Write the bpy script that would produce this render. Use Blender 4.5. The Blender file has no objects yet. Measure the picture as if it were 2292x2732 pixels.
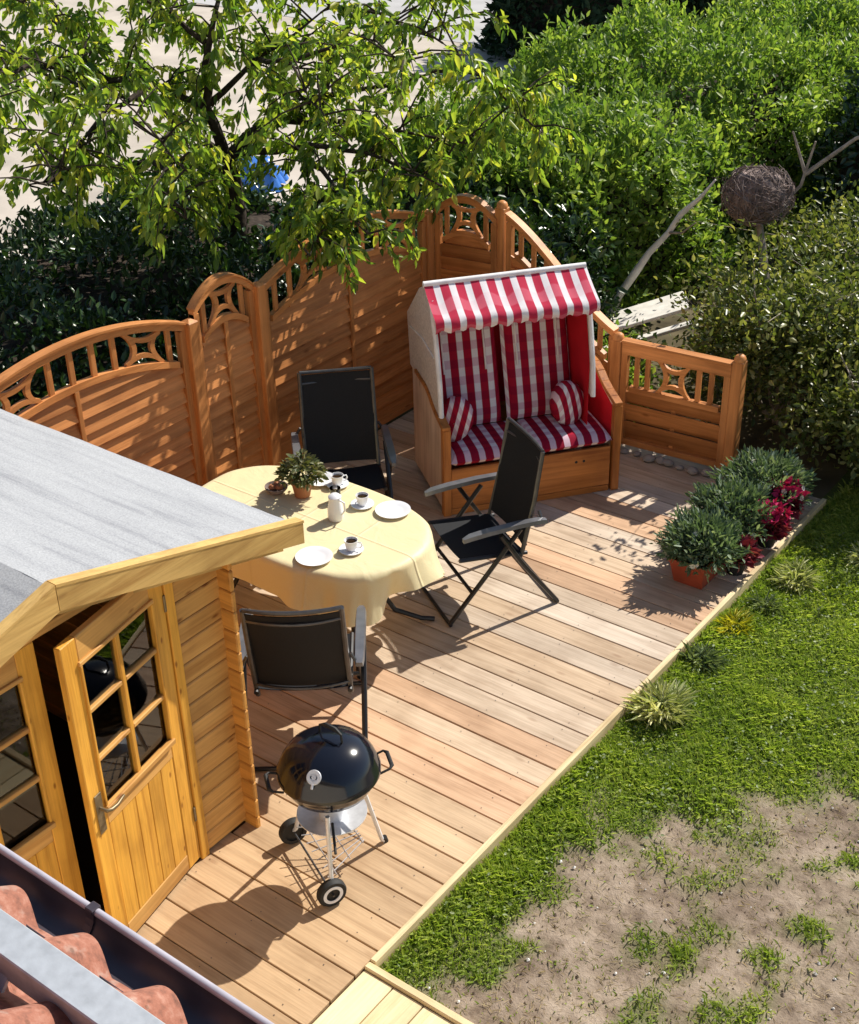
import bpy, bmesh, math, random
import numpy as np
from mathutils import Vector, Matrix
random.seed(7); rng = np.random.default_rng(11)
R = math.radians
SC = bpy.context.scene
COL = SC.collection

# ------------------------------------------------------------------ camera
def setup_camera():
    yaw, pitch, roll = -0.65408, 0.52763, -0.02374
    fw = Vector((math.sin(yaw)*math.cos(pitch), math.cos(yaw)*math.cos(pitch), -math.sin(pitch)))
    rt = Vector((math.cos(yaw), -math.sin(yaw), 0)); up = rt.cross(fw)
    r2 = math.cos(roll)*rt + math.sin(roll)*up; u2 = -math.sin(roll)*rt + math.cos(roll)*up
    cam = bpy.data.cameras.new('camera'); o = bpy.data.objects.new('camera', cam); COL.objects.link(o)
    m = Matrix((r2, u2, -fw)).transposed().to_4x4(); m.translation = (2.9485, -3.0194, 5.0013)
    o.matrix_world = m
    cam.sensor_fit = 'HORIZONTAL'; cam.sensor_width = 36; cam.lens = 3602.23/2292*36
    cam.clip_start = .05; cam.clip_end = 500
    SC.camera = o
setup_camera()

# ------------------------------------------------------------------ sky, sun, exposure
SUN = Vector((.24, 1.05, 1.0)).normalized()          # towards the sun
def setup_light():
    w = bpy.data.worlds.new('World'); SC.world = w; w.use_nodes = True
    nt = w.node_tree; bg = nt.nodes['Background']
    sky = nt.nodes.new('ShaderNodeTexSky'); sky.sky_type = 'NISHITA'; sky.sun_disc = False
    sky.sun_elevation = math.asin(SUN.z); sky.sun_rotation = math.atan2(SUN.x, SUN.y)
    sky.air_density = 1; sky.dust_density = .6; sky.ozone_density = 1
    nt.links.new(sky.outputs[0], bg.inputs[0]); bg.inputs[1].default_value = .085
    l = bpy.data.lights.new('sun', 'SUN'); l.energy = 5.0; l.angle = R(.53); l.color = (1, .94, .84)
    o = bpy.data.objects.new('sun', l); COL.objects.link(o)
    o.rotation_euler = SUN.to_track_quat('Z', 'Y').to_euler()
    v = SC.view_settings; v.view_transform = 'Standard'; v.look = 'None'; v.gamma = 1; v.exposure = .44
    SC.cycles.use_denoising = True
    SC.cycles.max_bounces = 8; SC.cycles.transparent_max_bounces = 16
setup_light()

# ------------------------------------------------------------------ materials
def new_mat(name):
    m = bpy.data.materials.new(name); m.use_nodes = True
    nt = m.node_tree
    return m, nt, nt.nodes['Principled BSDF'], (lambda t: nt.nodes.new(t)), nt.links.new
def ramp(nt, stops):
    r = nt.nodes.new('ShaderNodeValToRGB'); e = r.color_ramp.elements
    while len(e) < len(stops): e.new(.5)
    for k, (p, c) in enumerate(stops):
        e[k].position = p; e[k].color = (*c, 1)
    return r
def mixc(nt, mode, a, b, fac):
    n = nt.nodes.new('ShaderNodeMix'); n.data_type = 'RGBA'; n.blend_type = mode
    for s, v in ((0, fac), (6, a), (7, b)):
        if isinstance(v, (int, float)): n.inputs[s].default_value = v
        elif isinstance(v, tuple): n.inputs[s].default_value = (*v, 1)
        else: nt.links.new(v, n.inputs[s])
    return n.outputs[2]
def shift(c, k): return tuple(min(1, x*k) for x in c)

def wood(name, base, dark, axis=0, rough=.6, grain=1., knots=.5, tint=False, jitter=.22, kscale=1.):
    m, nt, b, N, L = new_mat(name)
    tc = N('ShaderNodeTexCoord'); oi = N('ShaderNodeObjectInfo')
    sc = [11.]*3; sc[axis] = .8
    mul = N('ShaderNodeMath'); mul.operation = 'MULTIPLY'; mul.inputs[1].default_value = 37; L(oi.outputs['Random'], mul.inputs[0])
    add = N('ShaderNodeVectorMath'); L(tc.outputs['Object'], add.inputs[0]); L(mul.outputs[0], add.inputs[1])
    mp = N('ShaderNodeMapping'); mp.inputs['Scale'].default_value = sc; L(add.outputs[0], mp.inputs['Vector'])
    n1 = N('ShaderNodeTexNoise'); n1.inputs['Scale'].default_value = 1.6*grain; n1.inputs['Detail'].default_value = 7; n1.inputs['Roughness'].default_value = .62; n1.inputs['Distortion'].default_value = .6
    L(mp.outputs[0], n1.inputs['Vector'])
    r1 = ramp(nt, [(.30, dark), (.52, base), (.75, shift(base, 1.18))]); L(n1.outputs['Fac'], r1.inputs[0])
    # fine fibres
    mp2 = N('ShaderNodeMapping'); s2 = [90.]*3; s2[axis] = 2.5; mp2.inputs['Scale'].default_value = s2; L(add.outputs[0], mp2.inputs['Vector'])
    n2 = N('ShaderNodeTexNoise'); n2.inputs['Scale'].default_value = 1; n2.inputs['Detail'].default_value = 3; L(mp2.outputs[0], n2.inputs['Vector'])
    r2 = ramp(nt, [(.35, (.80, .77, .74)), (.6, (1, 1, 1))]); L(n2.outputs['Fac'], r2.inputs[0])
    c = mixc(nt, 'MULTIPLY', r1.outputs[0], r2.outputs[0], .55)
    # weather blotches
    n3 = N('ShaderNodeTexNoise'); n3.inputs['Scale'].default_value = 2.6; n3.inputs['Detail'].default_value = 4; L(add.outputs[0], n3.inputs['Vector'])
    r3 = ramp(nt, [(.33, (.66, .61, .57)), (.50, (.95, .95, .95)), (.70, (1.06, 1.06, 1.07))]); L(n3.outputs['Fac'], r3.inputs[0])
    c = mixc(nt, 'MULTIPLY', c, r3.outputs[0], .6)
    if knots:
        mp3 = N('ShaderNodeMapping'); s3 = [7.5*kscale]*3; s3[axis] = 3.2*kscale; mp3.inputs['Scale'].default_value = s3; L(add.outputs[0], mp3.inputs['Vector'])
        v = N('ShaderNodeTexVoronoi'); v.inputs['Scale'].default_value = 1; L(mp3.outputs[0], v.inputs['Vector'])
        rk = ramp(nt, [(.05, (.32, .16, .08)), (.14, (1, 1, 1))]); L(v.outputs['Distance'], rk.inputs[0])
        c = mixc(nt, 'MULTIPLY', c, rk.outputs[0], knots)
    hv = N('ShaderNodeHueSaturation')
    mr = N('ShaderNodeMapRange'); mr.inputs[3].default_value = 1-jitter; mr.inputs[4].default_value = 1+jitter*.7; L(oi.outputs['Random'], mr.inputs[0]); L(mr.outputs[0], hv.inputs['Value'])
    L(c, hv.inputs['Color']); c = hv.outputs[0]
    if tint: c = mixc(nt, 'MULTIPLY', c, oi.outputs['Color'], 1.)
    L(c, b.inputs['Base Color']); b.inputs['Roughness'].default_value = rough
    b.inputs['Specular IOR Level'].default_value = .3
    bp = N('ShaderNodeBump'); bp.inputs['Strength'].default_value = .25; bp.inputs['Distance'].default_value = .004; L(n2.outputs['Fac'], bp.inputs['Height']); L(bp.outputs[0], b.inputs['Normal'])
    return m

def plain(name, c, rough=.5, metal=0., var=.12, scale=8, spec=.5, bump=0.):
    m, nt, b, N, L = new_mat(name)
    tc = N('ShaderNodeTexCoord'); n = N('ShaderNodeTexNoise'); n.inputs['Scale'].default_value = scale; n.inputs['Detail'].default_value = 6; L(tc.outputs['Object'], n.inputs['Vector'])
    r = ramp(nt, [(.3, shift(c, 1-var*1.4)), (.7, shift(c, 1+var))]); L(n.outputs['Fac'], r.inputs[0]); L(r.outputs[0], b.inputs['Base Color'])
    b.inputs['Roughness'].default_value = rough; b.inputs['Metallic'].default_value = metal; b.inputs['Specular IOR Level'].default_value = spec
    if bump:
        bp = N('ShaderNodeBump'); bp.inputs['Strength'].default_value = bump; bp.inputs['Distance'].default_value = .01; L(n.outputs['Fac'], bp.inputs['Height']); L(bp.outputs[0], b.inputs['Normal'])
    return m

def leafmat(name, stops, trans=.35, rough=.42, spec=.4, tk=1.5):
    m, nt, b, N, L = new_mat(name)
    g = N('ShaderNodeNewGeometry'); r = ramp(nt, stops); L(g.outputs['Random Per Island'], r.inputs[0])
    tc = N('ShaderNodeTexCoord'); n = N('ShaderNodeTexNoise'); n.inputs['Scale'].default_value = 1.3; n.inputs['Detail'].default_value = 3; L(tc.outputs['Object'], n.inputs['Vector'])
    rr = ramp(nt, [(.35, (.72, .78, .7)), (.65, (1.15, 1.1, 1.0))]); L(n.outputs['Fac'], rr.inputs[0])
    c = mixc(nt, 'MULTIPLY', r.outputs[0], rr.outputs[0], .8)
    L(c, b.inputs['Base Color']); b.inputs['Roughness'].default_value = rough; b.inputs['Specular IOR Level'].default_value = spec
    t = N('ShaderNodeBsdfTranslucent'); tcx = mixc(nt, 'MULTIPLY', c, (1.18*tk, 1.25*tk, .52*tk), 1.); L(tcx, t.inputs[0])
    ms = N('ShaderNodeMixShader'); ms.inputs[0].default_value = trans; L(b.outputs[0], ms.inputs[1]); L(t.outputs[0], ms.inputs[2])
    L(ms.outputs[0], nt.nodes['Material Output'].inputs[0])
    return m

def gingham(name, px=.108, ax=0, bands=True, bright=1.0):
    m, nt, b, N, L = new_mat(name)
    tc = N('ShaderNodeTexCoord'); sx = N('ShaderNodeSeparateXYZ'); L(tc.outputs['Object'], sx.inputs[0])
    def wave(src, period, lo, hi, off=0.):
        a = N('ShaderNodeMath'); a.operation = 'MULTIPLY_ADD'; a.inputs[1].default_value = 1/period; a.inputs[2].default_value = off; L(src, a.inputs[0])
        f = N('ShaderNodeMath'); f.operation = 'FRACT'; L(a.outputs[0], f.inputs[0])
        p = N('ShaderNodeMath'); p.operation = 'PINGPONG'; p.inputs[1].default_value = .5; L(f.outputs[0], p.inputs[0])
        mr = N('ShaderNodeMapRange'); mr.inputs[1].default_value = lo; mr.inputs[2].default_value = hi; mr.clamp = True; L(p.outputs[0], mr.inputs[0])
        return mr.outputs[0]
    st = wave(sx.outputs[ax], px, .20, .23, .31)
    s2 = N('ShaderNodeMath'); s2.operation = 'SUBTRACT'; L(sx.outputs[2], s2.inputs[0]); L(sx.outputs[1], s2.inputs[1])
    bd = wave(s2.outputs[0], .085, .22, .28)
    W = mixc(nt, 'MIX', (.78*bright, .74*bright, .76*bright), ((.66, .47, .55) if bands else (.80, .68, .71)), bd)
    D = mixc(nt, 'MIX', ((.36, .008, .03) if bands else (.50, .03, .07)), ((.27, .005, .028) if bands else (.58, .10, .15)), bd)
    c = mixc(nt, 'MIX', W, D, st)
    n = N('ShaderNodeTexNoise'); n.inputs['Scale'].default_value = 260; L(tc.outputs['Object'], n.inputs['Vector'])
    r = ramp(nt, [(.3, (.86, .86, .86)), (.7, (1, 1, 1))]); L(n.outputs['Fac'], r.inputs[0])
    c = mixc(nt, 'MULTIPLY', c, r.outputs[0], .7)
    L(c, b.inputs['Base Color']); b.inputs['Roughness'].default_value = .85; b.inputs['Specular IOR Level'].default_value = .15
    return m

M = {}
M['deck_x'] = wood('deck_wood', (.55, .415, .285), (.42, .30, .195), 0, .62, 1.2, .3, tint=True, jitter=.12)
M['deck_pale'] = wood('pale_new_wood', (.80, .66, .40), (.68, .52, .28), 1, .6, 1., .25, jitter=.08)
M['trim_y'] = wood('trim_wood', (.80, .64, .38), (.62, .46, .24), 1, .6, 1., .3, jitter=.08)
M['trim_x'] = wood('trim_wood_cross', (.80, .64, .38), (.62, .46, .24), 0, .6, 1., .3, jitter=.08)
FB, FD = (.60, .25, .08), (.40, .15, .042)
M['fence_x'] = wood('fence_wood', FB, FD, 0, .5, 1., .6, jitter=.2)
M['fence_z'] = wood('fence_wood_upright', FB, FD, 2, .5, 1., .5, jitter=.2)
SB, SD = (.74, .375, .055), (.52, .23, .03)
M['shed_y'] = wood('shed_wood_lying', (.64, .345, .10), (.47, .22, .055), 1, .5, 1., .8, jitter=.12, kscale=1.4)
M['shed_x'] = wood('shed_wood_side', (.64, .31, .07), (.45, .20, .045), 0, .5, 1., .6, jitter=.12)
M['shed_z'] = wood('shed_wood_upright', SB, SD, 2, .45, 1., .8, jitter=.08, kscale=1.9)
M['barge'] = wood('barge_wood', (.66, .43, .15), (.46, .26, .08), 1, .5, 1., .4, jitter=.06)
M['sk_z'] = wood('beach_chair_wood', (.46, .17, .04), (.28, .09, .02), 2, .45, 1., .5, jitter=.12)
M['sk_x'] = wood('beach_chair_wood_cross', (.46, .17, .04), (.28, .09, .02), 0, .45, 1., .6, jitter=.12)
M['sk_side'] = wood('beach_chair_side_wood', (.74, .56, .43), (.58, .39, .27), 2, .55, 1., .7, jitter=.1)
M['wicker'] = plain('white_wicker', (.62, .56, .52), .7, 0, .16, 60, .2, .5)
M['piping'] = plain('white_piping', (.8, .78, .78), .6)
M['gingham'] = gingham('red_check_cloth')
M['awning'] = gingham('red_stripe_canvas', .112, bands=False, bright=1.03)
M['pillow'] = gingham('pillow_stripe', .075, 1, bands=True)
M['redlining'] = plain('red_lining', (.52, .010, .022), .8, 0, .1, 5, .2)
M['blackmetal'] = plain('black_metal', (.018, .018, .02), .35, .3, .2, 20)
M['greymetal'] = plain('dark_grey_metal', (.09, .09, .095), .35, .6, .15, 20)
M['armgrey'] = plain('armrest_grey', (.16, .16, .17), .28, .3, .15, 14, .6)
M['silver'] = plain('aluminium', (.76, .77, .80), .35, .35, .08, 25)
M['sling'] = plain('black_mesh_fabric', (.012, .013, .016), .75, 0, .2, 160, .25)
M['enamel'] = plain('black_enamel', (.006, .007, .012), .12, 0, .1, 6, .6)
M['rubber'] = plain('black_rubber', (.012, .012, .012), .7)
M['whiteplastic'] = plain('white_plastic', (.75, .75, .76), .4)
M['china'] = plain('white_china', (.82, .82, .83), .18, 0, .03)
M['coffee'] = plain('coffee', (.03, .014, .006), .08)
M['terracotta'] = plain('terracotta_plastic', (.34, .06, .025), .55, 0, .12, 9)
M['claypot'] = plain('clay_pot', (.40, .16, .07), .7, 0, .15, 14)
M['soil'] = plain('potting_soil', (.03, .02, .014), .95, 0, .4, 30, .1, .6)
M['zinc'] = plain('galvanised_steel', (.47, .50, .53), .5, .35, .10, 30, .5, .08)
M['gutter'] = plain('gutter_brown', (.055, .045, .055), .35, .1, .15, 12, .5)
M['sunlit_lip'] = plain('gutter_lip', (.50, .47, .52), .3, .2, .1, 12, .6)  # sun glint along the lip is put into this pale colour
def felt_mat():
    m, nt, b, N, L = new_mat('roofing_felt')
    tc = N('ShaderNodeTexCoord'); n = N('ShaderNodeTexNoise'); n.inputs['Scale'].default_value = 120; n.inputs['Detail'].default_value = 4; L(tc.outputs['Object'], n.inputs['Vector'])
    r = ramp(nt, [(.3, (.30, .31, .325)), (.7, (.44, .45, .465))]); L(n.outputs['Fac'], r.inputs[0])
    mp = N('ShaderNodeMapping'); mp.inputs['Scale'].default_value = (.7, 7, 7); L(tc.outputs['Object'], mp.inputs['Vector'])
    n2 = N('ShaderNodeTexNoise'); n2.inputs['Scale'].default_value = 1.5; n2.inputs['Detail'].default_value = 6; n2.inputs['Roughness'].default_value = .65; L(mp.outputs[0], n2.inputs['Vector'])
    r2 = ramp(nt, [(.3, (.62, .62, .65)), (.46, (.92, .92, .93)), (.66, (1.05, 1.05, 1.05))]); L(n2.outputs['Fac'], r2.inputs[0])
    c = mixc(nt, 'MULTIPLY', r.outputs[0], r2.outputs[0], .8); L(c, b.inputs['Base Color']); b.inputs['Roughness'].default_value = .85; b.inputs['Specular IOR Level'].default_value = .2
    bp = N('ShaderNodeBump'); bp.inputs['Strength'].default_value = .3; bp.inputs['Distance'].default_value = .003; L(n.outputs['Fac'], bp.inputs['Height']); L(bp.outputs[0], b.inputs['Normal'])
    return m
M['felt'] = felt_mat()
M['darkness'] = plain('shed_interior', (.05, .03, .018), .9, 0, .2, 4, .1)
M['iron'] = plain('dull_iron', (.22, .17, .10), .45, .6, .2, 30)
M['plaster'] = plain('house_plaster', (.62, .58, .52), .9, 0, .06, 10, .1, .2)
M['bark'] = plain('bark', (.052, .040, .032), .9, 0, .35, 22, .1, .8)
M['palebark'] = plain('pale_bark', (.34, .29, .24), .85, 0, .3, 18, .15, .6)
M['palewood'] = plain('pale_timber', (.74, .69, .60), .7, 0, .12, 9, .2)
M['whitewood'] = plain('bleached_wood', (.80, .77, .70), .7, 0, .10, 12, .2)
M['twig'] = plain('twig', (.24, .185, .165), .85, 0, .45, 14, .15)
M['pebble'] = plain('pebble', (.34, .31, .28), .8, 0, .25, 5, .2)
M['crumb'] = plain('soil_crumb', (.25, .195, .15), .95, 0, .35, 3, .1)
M['whitepebble'] = plain('white_pebble', (.72, .70, .66), .8)
M['blue'] = plain('blue_paint', (.06, .20, .62), .25, .0, .1, 5, .6)
M['hubgrey'] = plain('hub_grey', (.42, .42, .44), .4, .4)
M['straw'] = leafmat('dry_straw', [(0, (.32, .24, .12)), (1, (.46, .37, .20))], .2)

def tile_mat():
    m, nt, b, N, L = new_mat('clay_roof_tile')
    tc = N('ShaderNodeTexCoord'); oi = N('ShaderNodeObjectInfo')
    add = N('ShaderNodeVectorMath'); L(tc.outputs['Object'], add.inputs[0]); L(oi.outputs['Random'], add.inputs[1])
    n = N('ShaderNodeTexNoise'); n.inputs['Scale'].default_value = 26; n.inputs['Detail'].default_value = 8; n.inputs['Roughness'].default_value = .7; L(add.outputs[0], n.inputs['Vector'])
    r = ramp(nt, [(.28, (.13, .055, .038)), (.5, (.30, .115, .072)), (.72, (.42, .22, .16))]); L(n.outputs['Fac'], r.inputs[0])
    n2 = N('ShaderNodeTexNoise'); n2.inputs['Scale'].default_value = 11; n2.inputs['Detail'].default_value = 5; L(add.outputs[0], n2.inputs['Vector'])
    r2 = ramp(nt, [(.60, (0, 0, 0)), (.72, (1, 1, 1))]); L(n2.outputs['Fac'], r2.inputs[0])
    c = mixc(nt, 'MIX', r.outputs[0], (.40, .33, .28), r2.outputs[0])
    v_ = N('ShaderNodeTexVoronoi'); v_.inputs['Scale'].default_value = 34; L(add.outputs[0], v_.inputs['Vector']); rv = ramp(nt, [(.16, (.30, .33, .27)), (.26, (1, 1, 1))]); L(v_.outputs['Distance'], rv.inputs[0])
    c = mixc(nt, 'MULTIPLY', c, rv.outputs[0], .45)
    L(c, b.inputs['Base Color']); b.inputs['Roughness'].default_value = .85
    bp = N('ShaderNodeBump'); bp.inputs['Strength'].default_value = .35; bp.inputs['Distance'].default_value = .004; L(n.outputs['Fac'], bp.inputs['Height']); L(bp.outputs[0], b.inputs['Normal'])
    return m
M['tile'] = tile_mat()
def cloth_mat():
    m, nt, b, N, L = new_mat('yellow_tablecloth')
    tc = N('ShaderNodeTexCoord'); n = N('ShaderNodeTexNoise'); n.inputs['Scale'].default_value = 220; L(tc.outputs['Object'], n.inputs['Vector'])
    r = ramp(nt, [(.3, (.90, .79, .45)), (.7, (.94, .86, .54))]); L(n.outputs['Fac'], r.inputs[0])
    L(r.outputs[0], b.inputs['Base Color']); b.inputs['Roughness'].default_value = .5; b.inputs['Specular IOR Level'].default_value = .4
    b.inputs['Sheen Weight'].default_value = .3
    n2 = N('ShaderNodeTexNoise'); n2.inputs['Scale'].default_value = 5; n2.inputs['Detail'].default_value = 5; n2.inputs['Distortion'].default_value = 1.2; L(tc.outputs['Object'], n2.inputs['Vector'])
    sx = N('ShaderNodeSeparateXYZ'); L(tc.outputs['Object'], sx.inputs[0])
    def crease(o_, c0):
        a = N('ShaderNodeMath'); a.operation = 'SUBTRACT'; a.inputs[1].default_value = c0; L(o_, a.inputs[0])
        a2 = N('ShaderNodeMath'); a2.operation = 'ABSOLUTE'; L(a.outputs[0], a2.inputs[0])
        a3 = N('ShaderNodeMapRange'); a3.inputs[1].default_value = 0; a3.inputs[2].default_value = .012; a3.inputs[3].default_value = .5; a3.inputs[4].default_value = 0; L(a2.outputs[0], a3.inputs[0]); return a3.outputs[0]
    acc = n2.outputs['Fac']
    for o_, c0 in ((sx.outputs[0], -.42), (sx.outputs[0], .0), (sx.outputs[0], .42), (sx.outputs[1], .0)):
        ad = N('ShaderNodeMath'); L(acc, ad.inputs[0]); L(crease(o_, c0), ad.inputs[1]); acc = ad.outputs[0]
    bp = N('ShaderNodeBump'); bp.inputs['Strength'].default_value = .5; bp.inputs['Distance'].default_value = .018; L(acc, bp.inputs['Height']); L(bp.outputs[0], b.inputs['Normal'])
    t = N('ShaderNodeBsdfTranslucent'); L(mixc(nt, 'MULTIPLY', r.outputs[0], (1.0, .74, .28), 1.), t.inputs[0])
    ms = N('ShaderNodeMixShader'); ms.inputs[0].default_value = .27; L(b.outputs[0], ms.inputs[1]); L(t.outputs[0], ms.inputs[2]); L(ms.outputs[0], nt.nodes['Material Output'].inputs[0])
    return m
M['cloth'] = cloth_mat()
def pane_mat():
    m, nt, b, N, L = new_mat('window_glass')
    t = N('ShaderNodeBsdfTransparent'); t.inputs[0].default_value = (.9, .93, .9, 1); g = N('ShaderNodeBsdfGlossy'); g.inputs['Roughness'].default_value = .015
    f = N('ShaderNodeFresnel'); f.inputs[0].default_value = 1.7
    ms = N('ShaderNodeMixShader'); L(f.outputs[0], ms.inputs[0]); L(t.outputs[0], ms.inputs[1]); L(g.outputs[0], ms.inputs[2]); L(ms.outputs[0], nt.nodes['Material Output'].inputs[0])
    return m
M['pane'] = pane_mat()
def jug_glass():
    m, nt, b, N, L = new_mat('clear_glass')
    t = N('ShaderNodeBsdfTransparent'); t.inputs[0].default_value = (.80, .80, .82, 1); g = N('ShaderNodeBsdfGlossy'); g.inputs['Roughness'].default_value = .05
    f = N('ShaderNodeLayerWeight'); f.inputs[0].default_value = .45
    ms = N('ShaderNodeMixShader'); L(f.outputs['Fresnel'], ms.inputs[0]); L(t.outputs[0], ms.inputs[1]); L(g.outputs[0], ms.inputs[2]); L(ms.outputs[0], nt.nodes['Material Output'].inputs[0])
    return m
M['glass'] = jug_glass()
def lawn_mat():
    m, nt, b, N, L = new_mat('lawn_soil')
    tc = N('ShaderNodeTexCoord')
    n = N('ShaderNodeTexNoise'); n.inputs['Scale'].default_value = 9; n.inputs['Detail'].default_value = 9; n.inputs['Roughness'].default_value = .68; L(tc.outputs['Object'], n.inputs['Vector'])
    r = ramp(nt, [(.28, (.13, .095, .07)), (.48, (.29, .23, .175)), (.72, (.42, .345, .275))]); L(n.outputs['Fac'], r.inputs[0])
    n3 = N('ShaderNodeTexNoise'); n3.inputs['Scale'].default_value = 2.2; n3.inputs['Detail'].default_value = 4; L(tc.outputs['Object'], n3.inputs['Vector'])
    r3 = ramp(nt, [(.4, (.72, .68, .66)), (.6, (1.05, 1.03, 1))]); L(n3.outputs['Fac'], r3.inputs[0])
    soil = mixc(nt, 'MULTIPLY', r.outputs[0], r3.outputs[0], .8)
    at = N('ShaderNodeAttribute'); at.attribute_name = 'turf'
    c = mixc(nt, 'MIX', soil, (.11, .14, .04), at.outputs['Fac'])
    L(c, b.inputs['Base Color']); b.inputs['Roughness'].default_value = .95; b.inputs['Specular IOR Level'].default_value = .1
    bp = N('ShaderNodeBump'); bp.inputs['Strength'].default_value = .9; bp.inputs['Distance'].default_value = .03; L(n.outputs['Fac'], bp.inputs['Height']); L(bp.outputs[0], b.inputs['Normal'])
    return m
M['lawn'] = lawn_mat()
M['ground'] = plain('earth', (.12, .10, .06), .95, 0, .4, 3, .1)
M['sand'] = plain('sandy_paving', (.52, .46, .39), .9, 0, .14, 1.2, .1, .2)
M['road'] = plain('pale_road', (.46, .45, .44), .9, 0, .08, 2, .1)
M['grass'] = leafmat('grass_blade', [(0, (.16, .24, .04)), (.5, (.27, .36, .065)), (1, (.45, .50, .16))], .42, .55, .25, 1.2)
M['peach'] = leafmat('peach_leaf', [(0, (.07, .14, .03)), (.45, (.17, .25, .045)), (.8, (.30, .36, .065)), (.95, (.42, .43, .08)), (1, (.48, .42, .08))], .52, .35, .45, 1.5)
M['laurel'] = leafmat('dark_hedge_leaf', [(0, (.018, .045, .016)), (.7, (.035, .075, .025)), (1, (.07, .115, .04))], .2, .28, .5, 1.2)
M['hedge'] = leafmat('bright_hedge_leaf', [(0, (.095, .17, .038)), (.6, (.185, .28, .06)), (1, (.36, .43, .12))], .42, .45, .35, 1.4)
M['farhedge'] = leafmat('conifer_leaf', [(0, (.012, .03, .012)), (1, (.03, .06, .025))], .1, .6, .2, 1.)
M['shrub'] = leafmat('olive_shrub_leaf', [(0, (.06, .09, .022)), (.6, (.14, .17, .045)), (1, (.36, .35, .15))], .34, .38, .5, 1.3)
M['mum'] = leafmat('chrysanthemum_leaf', [(0, (.08, .13, .08)), (.7, (.16, .23, .15)), (1, (.34, .41, .30))], .28, .5, .35, 1.)
M['vario'] = leafmat('variegated_leaf', [(0, (.30, .36, .12)), (.5, (.62, .62, .32)), (1, (.80, .78, .52))], .25, .5, .3, 1.)
M['yellowleaf'] = leafmat('yellow_leaf', [(0, (.36, .36, .03)), (1, (.72, .62, .06))], .3, .5, .3, 1.)
M['greyleaf'] = leafmat('grey_green_leaf', [(0, (.13, .19, .08)), (1, (.34, .39, .22))], .25, .5, .3, 1.)
M['whitepetal'] = leafmat('white_petal', [(0, (.62, .62, .56)), (1, (.80, .80, .74))], .2, .6, .2, .7)
M['pinkpetal'] = leafmat('magenta_petal', [(0, (.42, .01, .10)), (1, (.68, .04, .20))], .3, .5, .2, .7)
M['wineleaf'] = leafmat('wine_red_leaf', [(0, (.12, .012, .03)), (.7, (.28, .03, .07)), (1, (.46, .12, .15))], .25, .45, .3, .8)
M['tableplant'] = leafmat('table_plant_leaf', [(0, (.05, .075, .03)), (.6, (.16, .17, .07)), (1, (.34, .30, .16))], .25, .5, .3, 1.)

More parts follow.
